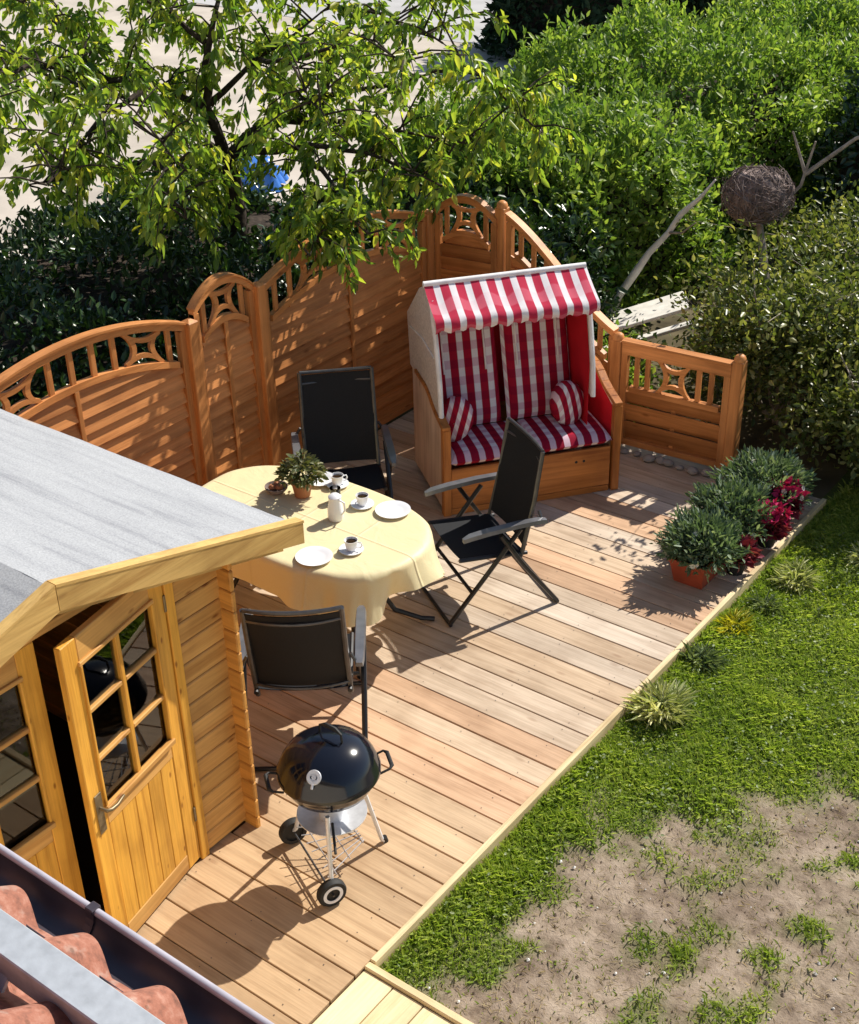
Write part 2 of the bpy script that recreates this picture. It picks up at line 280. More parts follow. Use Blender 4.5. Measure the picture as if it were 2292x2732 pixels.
# ------------------------------------------------------------------ mesh helpers
class MB:
    def __init__(s): s.v = []; s.f = []
    def add(s, vs, fs):
        o = len(s.v); s.v += [tuple(v) for v in vs]; s.f += [tuple(i+o for i in f) for f in fs]; return s
    def box(s, x0, x1, y0, y1, z0, z1, c=.0):
        if c <= 0:
            vs = [(x, y, z) for z in (z0, z1) for y in (y0, y1) for x in (x0, x1)]
            return s.add(vs, [(0, 2, 3, 1), (4, 5, 7, 6), (0, 1, 5, 4), (2, 6, 7, 3), (0, 4, 6, 2), (1, 3, 7, 5)])
        bm = bmesh.new(); bmesh.ops.create_cube(bm, size=1)
        for v in bm.verts:
            v.co = Vector((x0 if v.co.x < 0 else x1, y0 if v.co.y < 0 else y1, z0 if v.co.z < 0 else z1))
        bmesh.ops.bevel(bm, geom=bm.edges[:], offset=c, segments=1, affect='EDGES', profile=.5)
        bm.verts.index_update(); s.add([v.co[:] for v in bm.verts], [[v.index for v in f.verts] for f in bm.faces]); bm.free(); return s
    def beam(s, p0, p1, w, h, up=(0, 0, 1), c=0.):
        p0, p1 = Vector(p0), Vector(p1); d = p1-p0; l = d.length; d /= l
        u = Vector(up); x = d.cross(u)
        if x.length < 1e-4: x = d.cross(Vector((1, 0, 0)))
        x.normalize(); u = x.cross(d)
        t = MB(); t.box(-w/2, w/2, 0, l, -h/2, h/2, c)
        return s.add([p0 + x*a + d*b + u*e for a, b, e in t.v], t.f)
    def tube(s, pts, r, n=8, cap=True):
        pts = [Vector(p) for p in pts]; rs = r if isinstance(r, (list, tuple)) else [r]*len(pts)
        vs = []; fs = []; prev = None
        for i, p in enumerate(pts):
            d = (pts[min(i+1, len(pts)-1)]-pts[max(i-1, 0)]).normalized()
            if prev is None: a = d.orthogonal().normalized()
            else:
                a = prev - d*prev.dot(d)
                a = a.normalized() if a.length > 1e-5 else d.orthogonal().normalized()
            prev = a; b = d.cross(a)
            for k in range(n):
                t = 2*math.pi*k/n; vs.append(p + (a*math.cos(t)+b*math.sin(t))*rs[i])
        for i in range(len(pts)-1):
            for k in range(n):
                fs.append((i*n+k, i*n+(k+1) % n, (i+1)*n+(k+1) % n, (i+1)*n+k))
        if cap: fs += [tuple(range(n))[::-1], tuple((len(pts)-1)*n+k for k in range(n))]
        return s.add(vs, fs)
    def lathe(s, prof, n=24, c=(0, 0, 0), axis='z'):
        vs = []; fs = []
        for (r, z) in prof:
            for k in range(n):
                t = 2*math.pi*k/n; x, y = r*math.cos(t), r*math.sin(t)
                p = (x, y, z) if axis == 'z' else ((z, x, y) if axis == 'x' else (x, z, y))
                vs.append((p[0]+c[0], p[1]+c[1], p[2]+c[2]))
        for i in range(len(prof)-1):
            for k in range(n):
                fs.append((i*n+k, i*n+(k+1) % n, (i+1)*n+(k+1) % n, (i+1)*n+k))
        return s.add(vs, fs)
    def strip(s, lo, hi, y0, y1):
        """solid between two polylines lo,hi in xz, extruded y0..y1"""
        n = len(lo); vs = []
        for y in (y0, y1):
            vs += [(x, y, z) for x, z in lo] + [(x, y, z) for x, z in hi]
        fs = []
        for i in range(n-1):
            fs += [(i, i+1, n+i+1, n+i), (2*n+i, 3*n+i, 3*n+i+1, 2*n+i+1), (i, 2*n+i, 2*n+i+1, i+1), (n+i, n+i+1, 3*n+i+1, 3*n+i)]
        fs += [(0, n, 3*n, 2*n), (n-1, 3*n-1, 4*n-1, 2*n-1)]
        return s.add(vs, fs)
    def prism(s, poly, x0, x1):
        """polygon in (y,z) extruded along x"""
        n = len(poly); vs = [(x0, y, z) for y, z in poly]+[(x1, y, z) for y, z in poly]
        return s.add(vs, [tuple(range(n)), tuple(range(2*n-1, n-1, -1))]+[(i, n+i, n+(i+1) % n, (i+1) % n) for i in range(n)])
    def mesh(s, name, smooth=False):
        me = bpy.data.meshes.new(name); me.from_pydata(s.v, [], s.f)
        bm = bmesh.new(); bm.from_mesh(me); bmesh.ops.recalc_face_normals(bm, faces=bm.faces[:]); bm.to_mesh(me); bm.free()
        if smooth:
            for p in me.polygons: p.use_smooth = True
            if smooth != 'all':
                try: me.set_sharp_from_angle(angle=R(40))
                except Exception: pass
        return me
    def build(s, name, mat, parent=None, smooth=False):
        return link(name, s.mesh(name, smooth), mat, parent)
def link(name, me, mat, parent=None):
    o = bpy.data.objects.new(name, me); COL.objects.link(o)
    if mat is not None and not me.materials: me.materials.append(M[mat] if isinstance(mat, str) else mat)
    if parent is not None: o.parent = parent
    return o
def empty(name, loc=(0, 0, 0), rz=0.):
    o = bpy.data.objects.new(name, None); COL.objects.link(o); o.location = loc; o.rotation_euler = (0, 0, rz); o.empty_display_size = .1; return o
def tag(o, label=None, cat=None, group=None, kind=None):
    for k, v in (('label', label), ('category', cat), ('group', group), ('kind', kind)):
        if v: o[k] = v
    return o
def copy_tree(o, parent=None):
    c = o.copy(); COL.objects.link(c); c.parent = parent
    for ch in [x for x in bpy.data.objects if x.parent == o]: copy_tree(ch, c)
    return c
def fast_mesh(name, V, F):
    """V (n,3), F (m,k) all faces k-gons"""
    me = bpy.data.meshes.new(name); n, (m, k) = len(V), F.shape
    me.vertices.add(n); me.vertices.foreach_set('co', V.astype(np.float32).ravel())
    me.loops.add(m*k); me.loops.foreach_set('vertex_index', F.astype(np.int32).ravel())
    me.polygons.add(m); me.polygons.foreach_set('loop_start', np.arange(0, m*k, k, dtype=np.int32)); me.polygons.foreach_set('loop_total', np.full(m, k, np.int32))
    me.update(calc_edges=True); return me
def unit(a): return a/np.maximum(np.linalg.norm(a, axis=1, keepdims=True), 1e-9)
def leaves(name, P, D, L, wr=.38, fold=.25, bend=.15, nrm=None):
    """two-quad folded leaf at each P along D with length L"""
    n = len(P); D = unit(D)
    if nrm is None: nrm = unit(rng.normal(size=(n, 3))+np.array([0, 0, .9]))
    S = unit(np.cross(D, nrm)); U = np.cross(S, D)
    L = L[:, None] if np.ndim(L) else np.full((n, 1), L); w = L*wr*.5
    v = [P, P+D*L*.35+S*w+U*w*fold, P+D*L*.7+S*w*.75+U*(w*fold-L*bend*.5), P+D*L-U*L*bend, P+D*L*.7-S*w*.75+U*(w*fold-L*bend*.5), P+D*L*.35-S*w+U*w*fold]
    V = np.stack(v, 1).reshape(-1, 3); b = np.arange(n)[:, None]*6
    F = np.concatenate([b+np.array([0, 1, 2, 3]), b+np.array([0, 3, 4, 5])], 0)
    return fast_mesh(name, V, F)
def vnoise(x, y, s, seed=0):
    """smooth value noise in numpy"""
    x = np.asarray(x)*s; y = np.asarray(y)*s; xi = np.floor(x).astype(int); yi = np.floor(y).astype(int); fx = x-xi; fy = y-yi
    fx = fx*fx*(3-2*fx); fy = fy*fy*(3-2*fy)
    def h(a, b):
        k = (a*374761393 + b*668265263 + seed*974634777) & 0x7fffffff
        k = ((k ^ (k >> 13))*1274126177) & 0x7fffffff
        return ((k ^ (k >> 16)) & 0xffff)/65535.
    return (h(xi, yi)*(1-fx)+h(xi+1, yi)*fx)*(1-fy)+(h(xi, yi+1)*(1-fx)+h(xi+1, yi+1)*fx)*fy

GZ = -.07        # garden ground level; deck top is z = 0

# ------------------------------------------------------------------ the setting
def turf_amount(x, y):
    s = np.asarray(x)*.868-(np.asarray(y)-.62)*.496
    n = vnoise(x, y, 1.7, 3)*.6+vnoise(x, y, 4.2, 5)*.3+vnoise(x, y, 11, 9)*.12
    a = np.clip(.5-(s-.17+(n-.5)*1.9)/.5, 0, 1)
    patch = np.clip((vnoise(x, y, 2.6, 21)*.7+vnoise(x, y, 7, 22)*.3-.60)/.10, 0, 1)*.75
    return np.maximum(a, patch*np.clip(1.2-s*.35, .2, 1))
def setting():
    g = MB(); g.add([(-150, -150, GZ-.012), (150, -150, GZ-.012), (150, 150, GZ-.012), (-150, 150, GZ-.012)], [(0, 1, 2, 3)])
    tag(g.build('ground', 'ground'), 'bare earth under the garden beds and hedges', kind='structure')
    # lawn, a fine sheet with real unevenness
    xs = np.linspace(-.05, 9, 150); ys = np.linspace(-2.2, 9, 190); X, Y = np.meshgrid(xs, ys)
    Z = GZ + .018*(vnoise(X, Y, 3, 1)-.5)+.012*(vnoise(X, Y, 9, 2)-.5)
    V = np.stack([X, Y, Z], -1).reshape(-1, 3); nx, ny = len(xs), len(ys); i = (np.arange(ny-1)[:, None]*nx+np.arange(nx-1)).ravel()[:, None]
    me = fast_mesh('lawn', V, i+np.array([0, 1, nx+1, nx])); at = me.attributes.new('turf', 'FLOAT', 'POINT'); at.data.foreach_set('value', turf_amount(V[:, 0], V[:, 1]).astype(np.float32))
    tag(link('lawn', me, 'lawn'), 'patchy lawn with bare sandy soil beside the wooden deck', kind='structure')
    y = MB(); y.add([(-60, -20, GZ-.006), (-7.4, -20, GZ-.006), (-7.4, 9.4, GZ-.006), (-6.2, 13, GZ-.006), (-6.2, 40, GZ-.006), (-60, 40, GZ-.006)], [(0, 1, 2, 3, 4, 5)])
    tag(y.build('sandy_yard', 'sand'), 'pale sandy paved yard beyond the garden hedge', kind='structure')
    r = MB(); r.add([(-60, 21.2, GZ), (-6.4, 17.6, GZ), (-6.4, 26, GZ), (-60, 32, GZ)], [(0, 1, 2, 3)])
    tag(r.build('road', 'road'), 'light grey road beyond the sandy yard', kind='structure')
setting()

# ------------------------------------------------------------------ deck
PITCH = .175
def deck():
    root = tag(empty('deck'), 'honey coloured plank deck with weathered paler boards', kind='structure')
    cache = {}
    def plank(x0, x1, y0, col):
        key = (x0, x1)
        if key not in cache:
            cache[key] = MB().box(x0, x1, .003, PITCH-.004, -.028, 0, .003).mesh('plank')
        o = link('plank', cache[key], 'deck_x', root); o.location = (0, y0, random.uniform(-.0012, .0012)); o.color = (*col, 1); return o
    rr = random.Random(5)
    for i in range(-11, 32):
        y = i*PITCH; x0 = -1.16 if y < .60 else -3.42
        t = min(1, max(0, (i-2)/16)); k = rr.random()
        grey = t*(.35+.65*k)
        a = (.97, .88, .74); b = (1.10, 1.22, 1.42); base = tuple(a[j]*(1-grey)+b[j]*grey for j in range(3))
        v = .95+.16*rr.random()
        if rr.random() < .28 and t > .2: base = (1.02, .88, .80)
        plank(x0, -.002, y, tuple(c*v for c in base))
    MB().box(.0, .034, .285, 5.60, -.10, .012, .004).build('edge_trim', 'trim_y', root)
    MB().box(-3.38, -.05, -1.92, 5.56, -.11, -.032).build('joist_frame', 'trim_x', root)
    sc = MB()
    for i in range(-11, 32):
        for x in (-.16, -.62, -1.08, -1.7, -2.3, -2.9):
            if i*PITCH < .6 and x < -1.1: continue
            for dy in (.035, .14):
                px, py = x+random.uniform(-.006, .006), i*PITCH+dy+random.uniform(-.004, .004)
                sc.add([(px+.0034*math.cos(t*math.pi/3), py+.0034*math.sin(t*math.pi/3), .0022) for t in range(6)], [tuple(range(6))])
    tag(sc.build('screws', 'greymetal', root), kind='stuff')
    # pale walkway to the side
    w = tag(empty('walkway'), 'short walkway of new pale boards joining the deck', kind='structure')
    me = MB().box(.003, .172, -1.9, .235, -.03, 0, .003).mesh('plank')
    for k in range(13):
        o = link('plank', me, 'deck_pale', w); o.location = (.004+k*.175, 0, -.012+random.uniform(-.001, .001))
    MB().box(.002, 2.3, .240, .278, -.115, .006, .004).build('edge_trim', 'trim_x', w)
    MB().box(.05, 2.28, -1.9, .23, -.11, -.046).build('joist_frame', 'trim_x', w)
deck()

# ------------------------------------------------------------------ house roof in the foreground
def house():
    h = empty('house', (0, -2.05, GZ)); tag(h, 'house under clay tiles with brown gutter and galvanised rail', 'house')
    def part(mb, n, m, p=h, s=False):
        mb.v = [(x, y+2.05, z-GZ) for x, y, z in mb.v]; return mb.build(n, m, p, s)
    part(MB().box(-5, 9, -6.0, -2.05, GZ, 2.45), 'wall', 'plaster')
    sl = math.tan(R(38))
    def surf(y): return 2.52+(-1.78-y)*sl
    roof = part(MB().add([(-5, -1.80, 2.40), (9, -1.80, 2.40), (9, -5.2, surf(-5.2)-.12), (-5, -5.2, surf(-5.2)-.12), (-5, -1.80, 2.36), (9, -1.80, 2.36), (9, -5.2, surf(-5.2)-.16), (-5, -5.2, surf(-5.2)-.16)],
                  [(0, 1, 2, 3), (4, 7, 6, 5), (0, 4, 5, 1), (2, 6, 7, 3), (0, 3, 7, 4), (1, 5, 6, 2)]), 'roof_deck', 'trim_x')
    # one S-shaped clay tile
    W = .262; ln = .40; n = 26
    def prof(u):   # u 0..1 across, hump then trough
        return .062*(math.sin(math.pi*min(1, max(0, (u-.02)/.72)))**1.25) + .004*math.cos(2*math.pi*u)
    t = MB(); vs = []; fs = []
    for j, s_ in enumerate((0., .02, .5, 1.)):
        for k in range(n+1):
            u = k/n*1.06; zz = prof(u % 1.0001) if u <= 1 else prof(u-1)*0+prof(1)
            vs.append((u*W, -s_*ln, zz + (-.004 if j == 0 else 0)))
    o2 = len(vs)
    for j, s_ in enumerate((0., .02, .5, 1.)):
        for k in range(n+1):
            x, y, z = vs[j*(n+1)+k]; vs.append((x, y, z-.014))
    m_ = n+1
    for j in range(3):
        for k in range(n):
            fs.append((j*m_+k, j*m_+k+1, (j+1)*m_+k+1, (j+1)*m_+k)); fs.append((o2+j*m_+k, o2+(j+1)*m_+k, o2+(j+1)*m_+k+1, o2+j*m_+k+1))
    for k in range(n): fs.append((k, o2+k, o2+k+1, k+1))
    t.add(vs, fs); me = t.mesh('roof_tile', True)
    for row in range(4):
        for c in range(-4, 9):
            o = link('roof_tile', me, 'tile', h)
            y = -1.752-row*.31*math.cos(R(38)); o.rotation_euler = (-R(38)+R(3), random.uniform(-.008, .008), random.uniform(-.006, .006))
            o.location = (.655-.36*W+c*W+random.uniform(-.004, .004), y+2.05, 2.492+row*.31*math.sin(R(38))-GZ+random.uniform(0, .004))
    # gutter: half-round trough
    g = MB(); rr = .062; cy, cz = -1.72, 2.52; N = 14; vs = []; fs = []
    for x in (-4, 8.5):
        for k in range(N+1):
            a = math.pi*k/N; vs.append((x, cy+rr*math.cos(a), cz-rr*math.sin(a)))
        for k in range(N, -1, -1):
            a = math.pi*k/N; vs.append((x, cy+(rr-.003)*math.cos(a), cz-(rr-.003)*math.sin(a)))
    q = 2*(N+1)
    for k in range(q): fs.append((k, (k+1) % q, q+(k+1) % q, q+k))
    gut = part(g.add(vs, fs), 'gutter', 'gutter', h, True)
    lip = MB().tube([(-4, cy+rr+.004, cz+.002), (8.5, cy+rr+.004, cz+.002)], .0105, 10)
    part(lip, 'gutter_lip', 'sunlit_lip', gut, True)
    for bx in (.84, 1.62, .06):
        b = MB(); pts = [(bx, cy+(rr-.006)*math.cos(math.pi*k/10), cz-(rr-.006)*math.sin(math.pi*k/10)) for k in range(11)]
        for a, c in zip(pts[:-1], pts[1:]): b.beam(a, c, .026, .004, up=(0, c[1]-a[1] and -(c[2]-a[2]) or 0, 1))
        b.box(bx-.014, bx+.014, cy+rr-.012, cy+rr+.018, cz-.002, cz+.016, .003)
        part(b, 'gutter_bracket', 'gutter', gut)
    # galvanised snow rail above the tiles
    rl = MB().box(-4, 8, -2.005, -1.922, 2.768, 2.80, .003); rail = part(rl, 'snow_rail', 'zinc')
    part(MB().box(-4, 8, -2.003, -1.998, 2.72, 2.769), 'rail_flange', 'zinc', rail)
    for bx in (-.6, .2, 1.0, 1.9, 2.8):
        part(MB().beam((bx, -1.96, 2.77), (bx, -2.06, 2.66), .03, .008), 'rail_bracket', 'zinc', rail)
house()

# ------------------------------------------------------------------ shed
def shed():
    root = empty('garden_shed', (-2.15, -.36, GZ)); tag(root, 'honey coloured log garden shed with grey felt roof and an open glazed door', 'shed')
    ox, oy, oz = -2.15, -.36, GZ
    def part(mb, n, m, p=root, s=False):
        mb.v = [(x-ox, y-oy, z-oz) for x, y, z in mb.v]; return mb.build(n, m, p, s)
    XF, XB, Y0, Y1, YR = -1.12, -3.12, -1.36, .64, -.36
    bh = .118; slope = (2.07-1.68)/(1.03+.36)
    def zr(y): return 2.03-abs(y-YR)*slope      # underside of roof
    # front wall, right of the door: real log boards that cross the corner
    n = 0; z = .01
    while z < zr(.73)-.02:
        z1 = min(z+bh, zr(.73)-.006)
        part(MB().box(XF-.028, XF, .345, Y1+.085, z+.002, z1-.003, .006), 'wall_board', 'shed_y')
        z += bh
    z = .01
    while z < zr(.73)-.02:
        z1 = min(z+bh, zr(.73)-.006); part(MB().box(XF-.028, XF, Y0-.085, -1.166, z+.002, z1-.003, .006), 'wall_board', 'shed_y'); z += bh
    # gable boards above the door
    z = 1.836
    while z < 2.0:
        zt_ = min(z+bh, 2.015); h0, h1 = [min(.74, max(.02, (2.018-q_)/slope)) for q_ in (z, zt_)]
        part(MB().prism([(YR-h0, z+.002), (YR+h0, z+.002), (YR+h1, zt_-.003), (YR-h1, zt_-.003)], XF-.028, XF), 'wall_board', 'shed_y')
        z += bh
    # side walls and back wall
    for yy in (Y1, Y0):
        z = -.049
        while z < zr(Y1)-.03:
            z1 = min(z+bh, zr(Y1)-.004)
            part(MB().box(XB-.08, XF+.085, yy-.014, yy+.014, max(z, -.03)+.002, z1-.003, .006), 'wall_board', 'shed_x'); z += bh
    z = .01
    while z < zr(.73)-.02:
        part(MB().box(XB, XB+.028, Y0-.08, Y1+.08, z+.002, min(z+bh, zr(.73)-.004)-.003, .006), 'wall_board', 'shed_y'); z += bh
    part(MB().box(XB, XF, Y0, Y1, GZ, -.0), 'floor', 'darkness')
    part(MB().prism([(Y0+.05, zr(Y0)-.3), (Y0+.05, zr(Y0)-.02), (YR, 2.0), (Y1-.05, zr(Y1)-.02), (Y1-.05, zr(Y1)-.3)], XB+.002, XB+.026), 'gable_board', 'shed_y')
    # door frame
    fr = MB(); fr.box(XF-.03, XF+.014, .292, .345, .0, 1.82, .004); part(fr, 'door_post', 'shed_z')
    fr = MB(); fr.box(XF-.03, XF+.014, -1.165, -1.112, .0, 1.82, .004); part(fr, 'door_post', 'shed_z')
    part(MB().box(XF-.03, XF+.012, -1.11, .29, 1.792, 1.835, .004), 'door_lintel', 'shed_y')
    # roof
    rf = empty('roof', (0, 0, 0)); rf.parent = root
    for sgn in (1, -1):
        ye = YR+sgn*1.42; ze = 2.03-1.42*slope
        for k in range(6):                                   # roof boards seen from below and at the edge
            pass
        v = [(x, y, zz) for x in (XB-.2, -1.002) for (y, zz) in ((YR, 2.03), (ye, ze), (ye, ze+.012), (YR, 2.042))]
        part(MB().add(v, [(0, 1, 2, 3), (7, 6, 5, 4), (0, 4, 5, 1), (1, 5, 6, 2), (2, 6, 7, 3), (0, 3, 7, 4)]), 'roof_boarding', 'shed_x', rf)
        # felt: laid in three sheets that overlap up the slope, edges folded over
        for k in range(3):
            a0, a1 = k*.47, min((k+1)*.47+.03, 1.435)
            lift = .006*(2-k)+.028
            NX = 44; vs = []; fs = []
            for q_, a in enumerate(np.linspace(a0, a1, 7)):
                for i in range(NX+1):
                    x = XB-.205+(-.992-(XB-.205))*i/NX; y = YR+sgn*a
                    vs.append((x, y, 2.03-a*slope+lift+.004*math.sin(x*5+a*9+k*2)*math.sin(x*2.3+a*4)+.003*(random.random()-.5)))
            for q_ in range(6):
                for i in range(NX): fs.append((q_*(NX+1)+i, q_*(NX+1)+i+1, (q_+1)*(NX+1)+i+1, (q_+1)*(NX+1)+i))
            part(MB().add(vs, fs), 'roofing_felt', 'felt', rf, 'all')
        part(MB().box(XB-.2, -1.0, min(ye, ye+sgn*.012), max(ye, ye+sgn*.012), ze-.055, ze+.022, .003), 'eave_board', 'shed_x', rf)
        # bargeboards at the gable, two laps
        def rake(x0, x1, a0, a1, t0, t1):
            vs = []
            for x in (x0, x1):
                vs += [(x, YR+sgn*a0, 2.03-a0*slope+t0), (x, YR+sgn*a1, 2.03-a1*slope+t0), (x, YR+sgn*a1, 2.03-a1*slope+t1), (x, YR+sgn*a0, 2.03-a0*slope+t1)]
            return MB().add(vs, [(0, 1, 2, 3), (7, 6, 5, 4), (0, 4, 5, 1), (1, 5, 6, 2), (2, 6, 7, 3), (0, 3, 7, 4)])
        part(rake(-.990, -.968, .002, 1.44, -.068, .045), 'bargeboard', 'barge', rf)
        part(rake(-1.022, -.966, .002, 1.445, .046, .060), 'edge_strip', 'barge', rf)
        part(rake(-1.098, -1.078, .002, 1.40, -.145, -.012), 'inner_bargeboard', 'barge', rf)
    # doors
    def door_leaf(hinge_y, sgn, ang, name):
        """leaf from the hinge towards sgn*y, opening outwards by ang"""
        d = empty(name, (XF+.004-ox, hinge_y-oy, .02-oz), 0); d.parent = root
        d.rotation_euler = (0, 0, ang)
        w, hgt, th = .695, 1.765, .036
        def bx(a0, a1, z0, z1, x0, x1, c=.004): return MB().box(x0, x1, min(sgn*a0, sgn*a1), max(sgn*a0, sgn*a1), z0, z1, c)
        st = .098
        bx(0, st, 0, hgt, -th, 0).build('stile', 'shed_z', d); bx(w-st, w, 0, hgt, -th, 0).build('stile', 'shed_z', d)
        bx(st, w-st, hgt-.13, hgt, -th, -.001).build('rail', 'shed_y', d)
        bx(st, w-st, .735, .835, -th, -.001).build('rail', 'shed_y', d)
        bx(st, w-st, 0, .10, -th, -.001).build('rail', 'shed_y', d)
        nb = 5; bw = (w-2*st)/nb
        for k in range(nb): bx(st+k*bw+.001, st+(k+1)*bw-.001, .10, .735, -th+.006, -.004, .003).build('panel_board', 'shed_z', d)
        z0, z1 = .835, hgt-.13
        ph = (z1-z0)/3; pw = (w-2*st)/2
        for i in range(2):
            for j in range(3):
                bx(st+i*pw+.006, st+(i+1)*pw-.006, z0+j*ph+.006, z0+(j+1)*ph-.006, -.020, -.016, 0).build('pane', 'pane', d)
        bx(st+pw-.014, st+pw+.014, z0, z1, -.034, .004).build('muntin', 'shed_z', d)
        for j in (1, 2):
            for i in range(2):
                bx(st+i*pw+(.014 if i else 0), st+(i+1)*pw-(0 if i else .014), z0+j*ph-.012, z0+j*ph+.012, -.033, .003).build('muntin', 'shed_y', d)
        bx(st-.012, w-st+.012, z0-.012, z0+.016, -.004, .022, .003).build('glazing_bead', 'shed_y', d)
        bx(st-.012, w-st+.012, z1-.014, z1+.008, -.004, .012, .003).build('glazing_bead', 'shed_y', d)
        for a in (st-.008, w-st-.006): bx(a, a+.014, z0+.017, z1-.015, -.004, .011, .003).build('glazing_bead', 'shed_z', d)
        return d, bx, st, w, hgt
    d, bx, st, w, hgt = door_leaf(.290, -1, R(11.5), 'door')
    hd = bx(w-.075, w-.03, .73, .95, 0, .006, .002).build('handle_plate', 'iron', d)
    lv = MB(); yk = -(w-.052)
    lv.tube([(.004, yk, .87), (.045, yk, .87), (.055, yk+.02, .868), (.055, yk+.06, .862), (.052, yk+.115, .872)], [.009, .009, .009, .008, .006], 10); lv.build('lever', 'iron', hd, True)
    for zz in (.25, 1.52):
        bx(-.02, .012, zz, zz+.09, .0, .008, .002).build('hinge', 'iron', d)
    door_leaf(-1.108, 1, 0, 'door')
shed()

# ------------------------------------------------------------------ fence
def arch(W, zs, h): return lambda x: zs + h*(1-((x-W/2)/(W/2))**2)
def swoop(W, za, zb): return lambda x: zb + (za-zb)*(0.5+0.5*math.cos(math.pi*min(1, max(0, x/W))))*.35 + (za-zb)*.65*(1-x/W)
def fence_panel(loc, rz, W, top, band, label, items, group='orange timber fence sections', name='garden_fence', slat=.125, base=.02, rail=.048):
    """items: list of ('b', x) balusters and ('m', x, half) medallions"""
    o = empty(name, loc, rz); tag(o, label, 'fence', group)
    xs = [W*i/24 for i in range(25)]
    st = .05
    low = lambda x: top(x)-band
    # arched rails
    MB().strip([(x, top(x)-rail) for x in xs], [(x, top(x)) for x in xs], -.026, .026).build('top_rail', 'fence_x', o)
    MB().strip([(x, top(x)+.001) for x in xs], [(x, top(x)+.016) for x in xs], -.038, .038).build('cap_rail', 'fence_x', o)
    MB().strip([(x, low(x)-.045) for x in xs if st < x < W-st], [(x, low(x)) for x in xs if st < x < W-st], -.024, .024).build('lower_rail', 'fence_x', o)
    for a in (0, W-st):
        MB().strip([(a, base), (a+st, base)], [(a, top(a+st/2)-.05), (a+st, top(a+st/2)-.05)], -.024, .024).build('stile', 'fence_z', o)
    MB().box(st, W-st, -.022, .022, base, base+.05, .003).build('bottom_rail', 'fence_x', o)
    # lapped slats cut to the curve
    z = base+.052; k = 0
    while True:
        z1 = z+slat-.006
        xr = [x for x in np.linspace(st, W-st, 33) if low(x)-.046 > z+.012]
        if len(xr) < 3: break
        hi = [(x, min(z1, low(x)-.046)) for x in xr]
        y0 = -.004
        sm = MB().strip([(x, z) for x in xr], hi, y0-.007, y0+.007); sm.v = [(a, b+(z1-c)*.30-.020, c) for a, b, c in sm.v]; sm.build('slat', 'fence_x', o)
        z += slat-.016; k += 1
    mids = [W/2] if W < 1.3 else [W/2]
    for mx in mids:
        MB().box(mx-.018, mx+.018, .010, .024, base+.05, low(mx)-.045, .003).build('batten', 'fence_z', o)
    # ornaments
    for it in items:
        x = it[1]; zb, zt = low(x)-.004, top(x)-rail+.004
        if it[0] == 'b':
            MB().box(x-.020, x+.020, -.011, .011, zb, zt, .003).build('baluster', 'fence_z', o)
        else:
            hw = it[2]; m = MB(); T = [i/10 for i in range(11)]
            def curve(pts, wdt, vert):
                if vert: lo = [(p[0]-wdt, p[1]) for p in pts]; hi = [(p[0]+wdt, p[1]) for p in pts]
                else: lo = [(p[0], p[1]-wdt) for p in pts]; hi = [(p[0], p[1]+wdt) for p in pts]
                m.strip(lo, hi, -.013 if vert else -.0125, .013 if vert else .0125)
            for s_ in (-1, 1):
                bow = hw*.52
                curve([(x+s_*(hw-bow*(1-(2*t-1)**2)), (low(x+s_*(hw-bow*(1-(2*t-1)**2)))-.004)*(1-t)+(top(x+s_*(hw-bow*(1-(2*t-1)**2)))-rail+.004)*t) for t in T], .019, True)
            H = (zt-zb)/2; bw = H*.50
            for s_ in (-1, 1):
                pts = []
                for t in T:
                    xx = x-hw+2*hw*t; zc = (low(xx)+top(xx)-rail)/2
                    pts.append((xx, zc+s_*(H-.006-bw*(1-(2*t-1)**2))))
                curve(pts, .017, False)
            m.build('medallion', 'fence_x', o)
    return o
def fence_post(x, y, h, label, rz=0., s=.088, dome=True):
    o = empty('fence_post', (x, y, GZ), rz); tag(o, label, 'fence post', 'orange timber fence posts')
    MB().box(-s/2, s/2, -s/2, s/2, 0, h-GZ, .006).build('shaft', 'fence_z', o)
    if not dome:
        MB().add([(-s/2+.006, -s/2+.006, h-GZ), (s/2-.006, -s/2+.006, h-GZ), (s/2-.006, s/2-.006, h-GZ), (-s/2+.006, s/2-.006, h-GZ), (0, 0, h-GZ+.022)], [(0, 1, 4), (1, 2, 4), (2, 3, 4), (3, 0, 4), (3, 2, 1, 0)]).build('cap', 'fence_z', o); return
    MB().lathe([(.001, h-GZ+.052), (.02, h-GZ+.050), (.038, h-GZ+.036), (.046, h-GZ+.014), (.046, h-GZ-.0), (.001, h-GZ-.0)], 16).build('cap', 'fence_z', o, True)
FX = -3.44
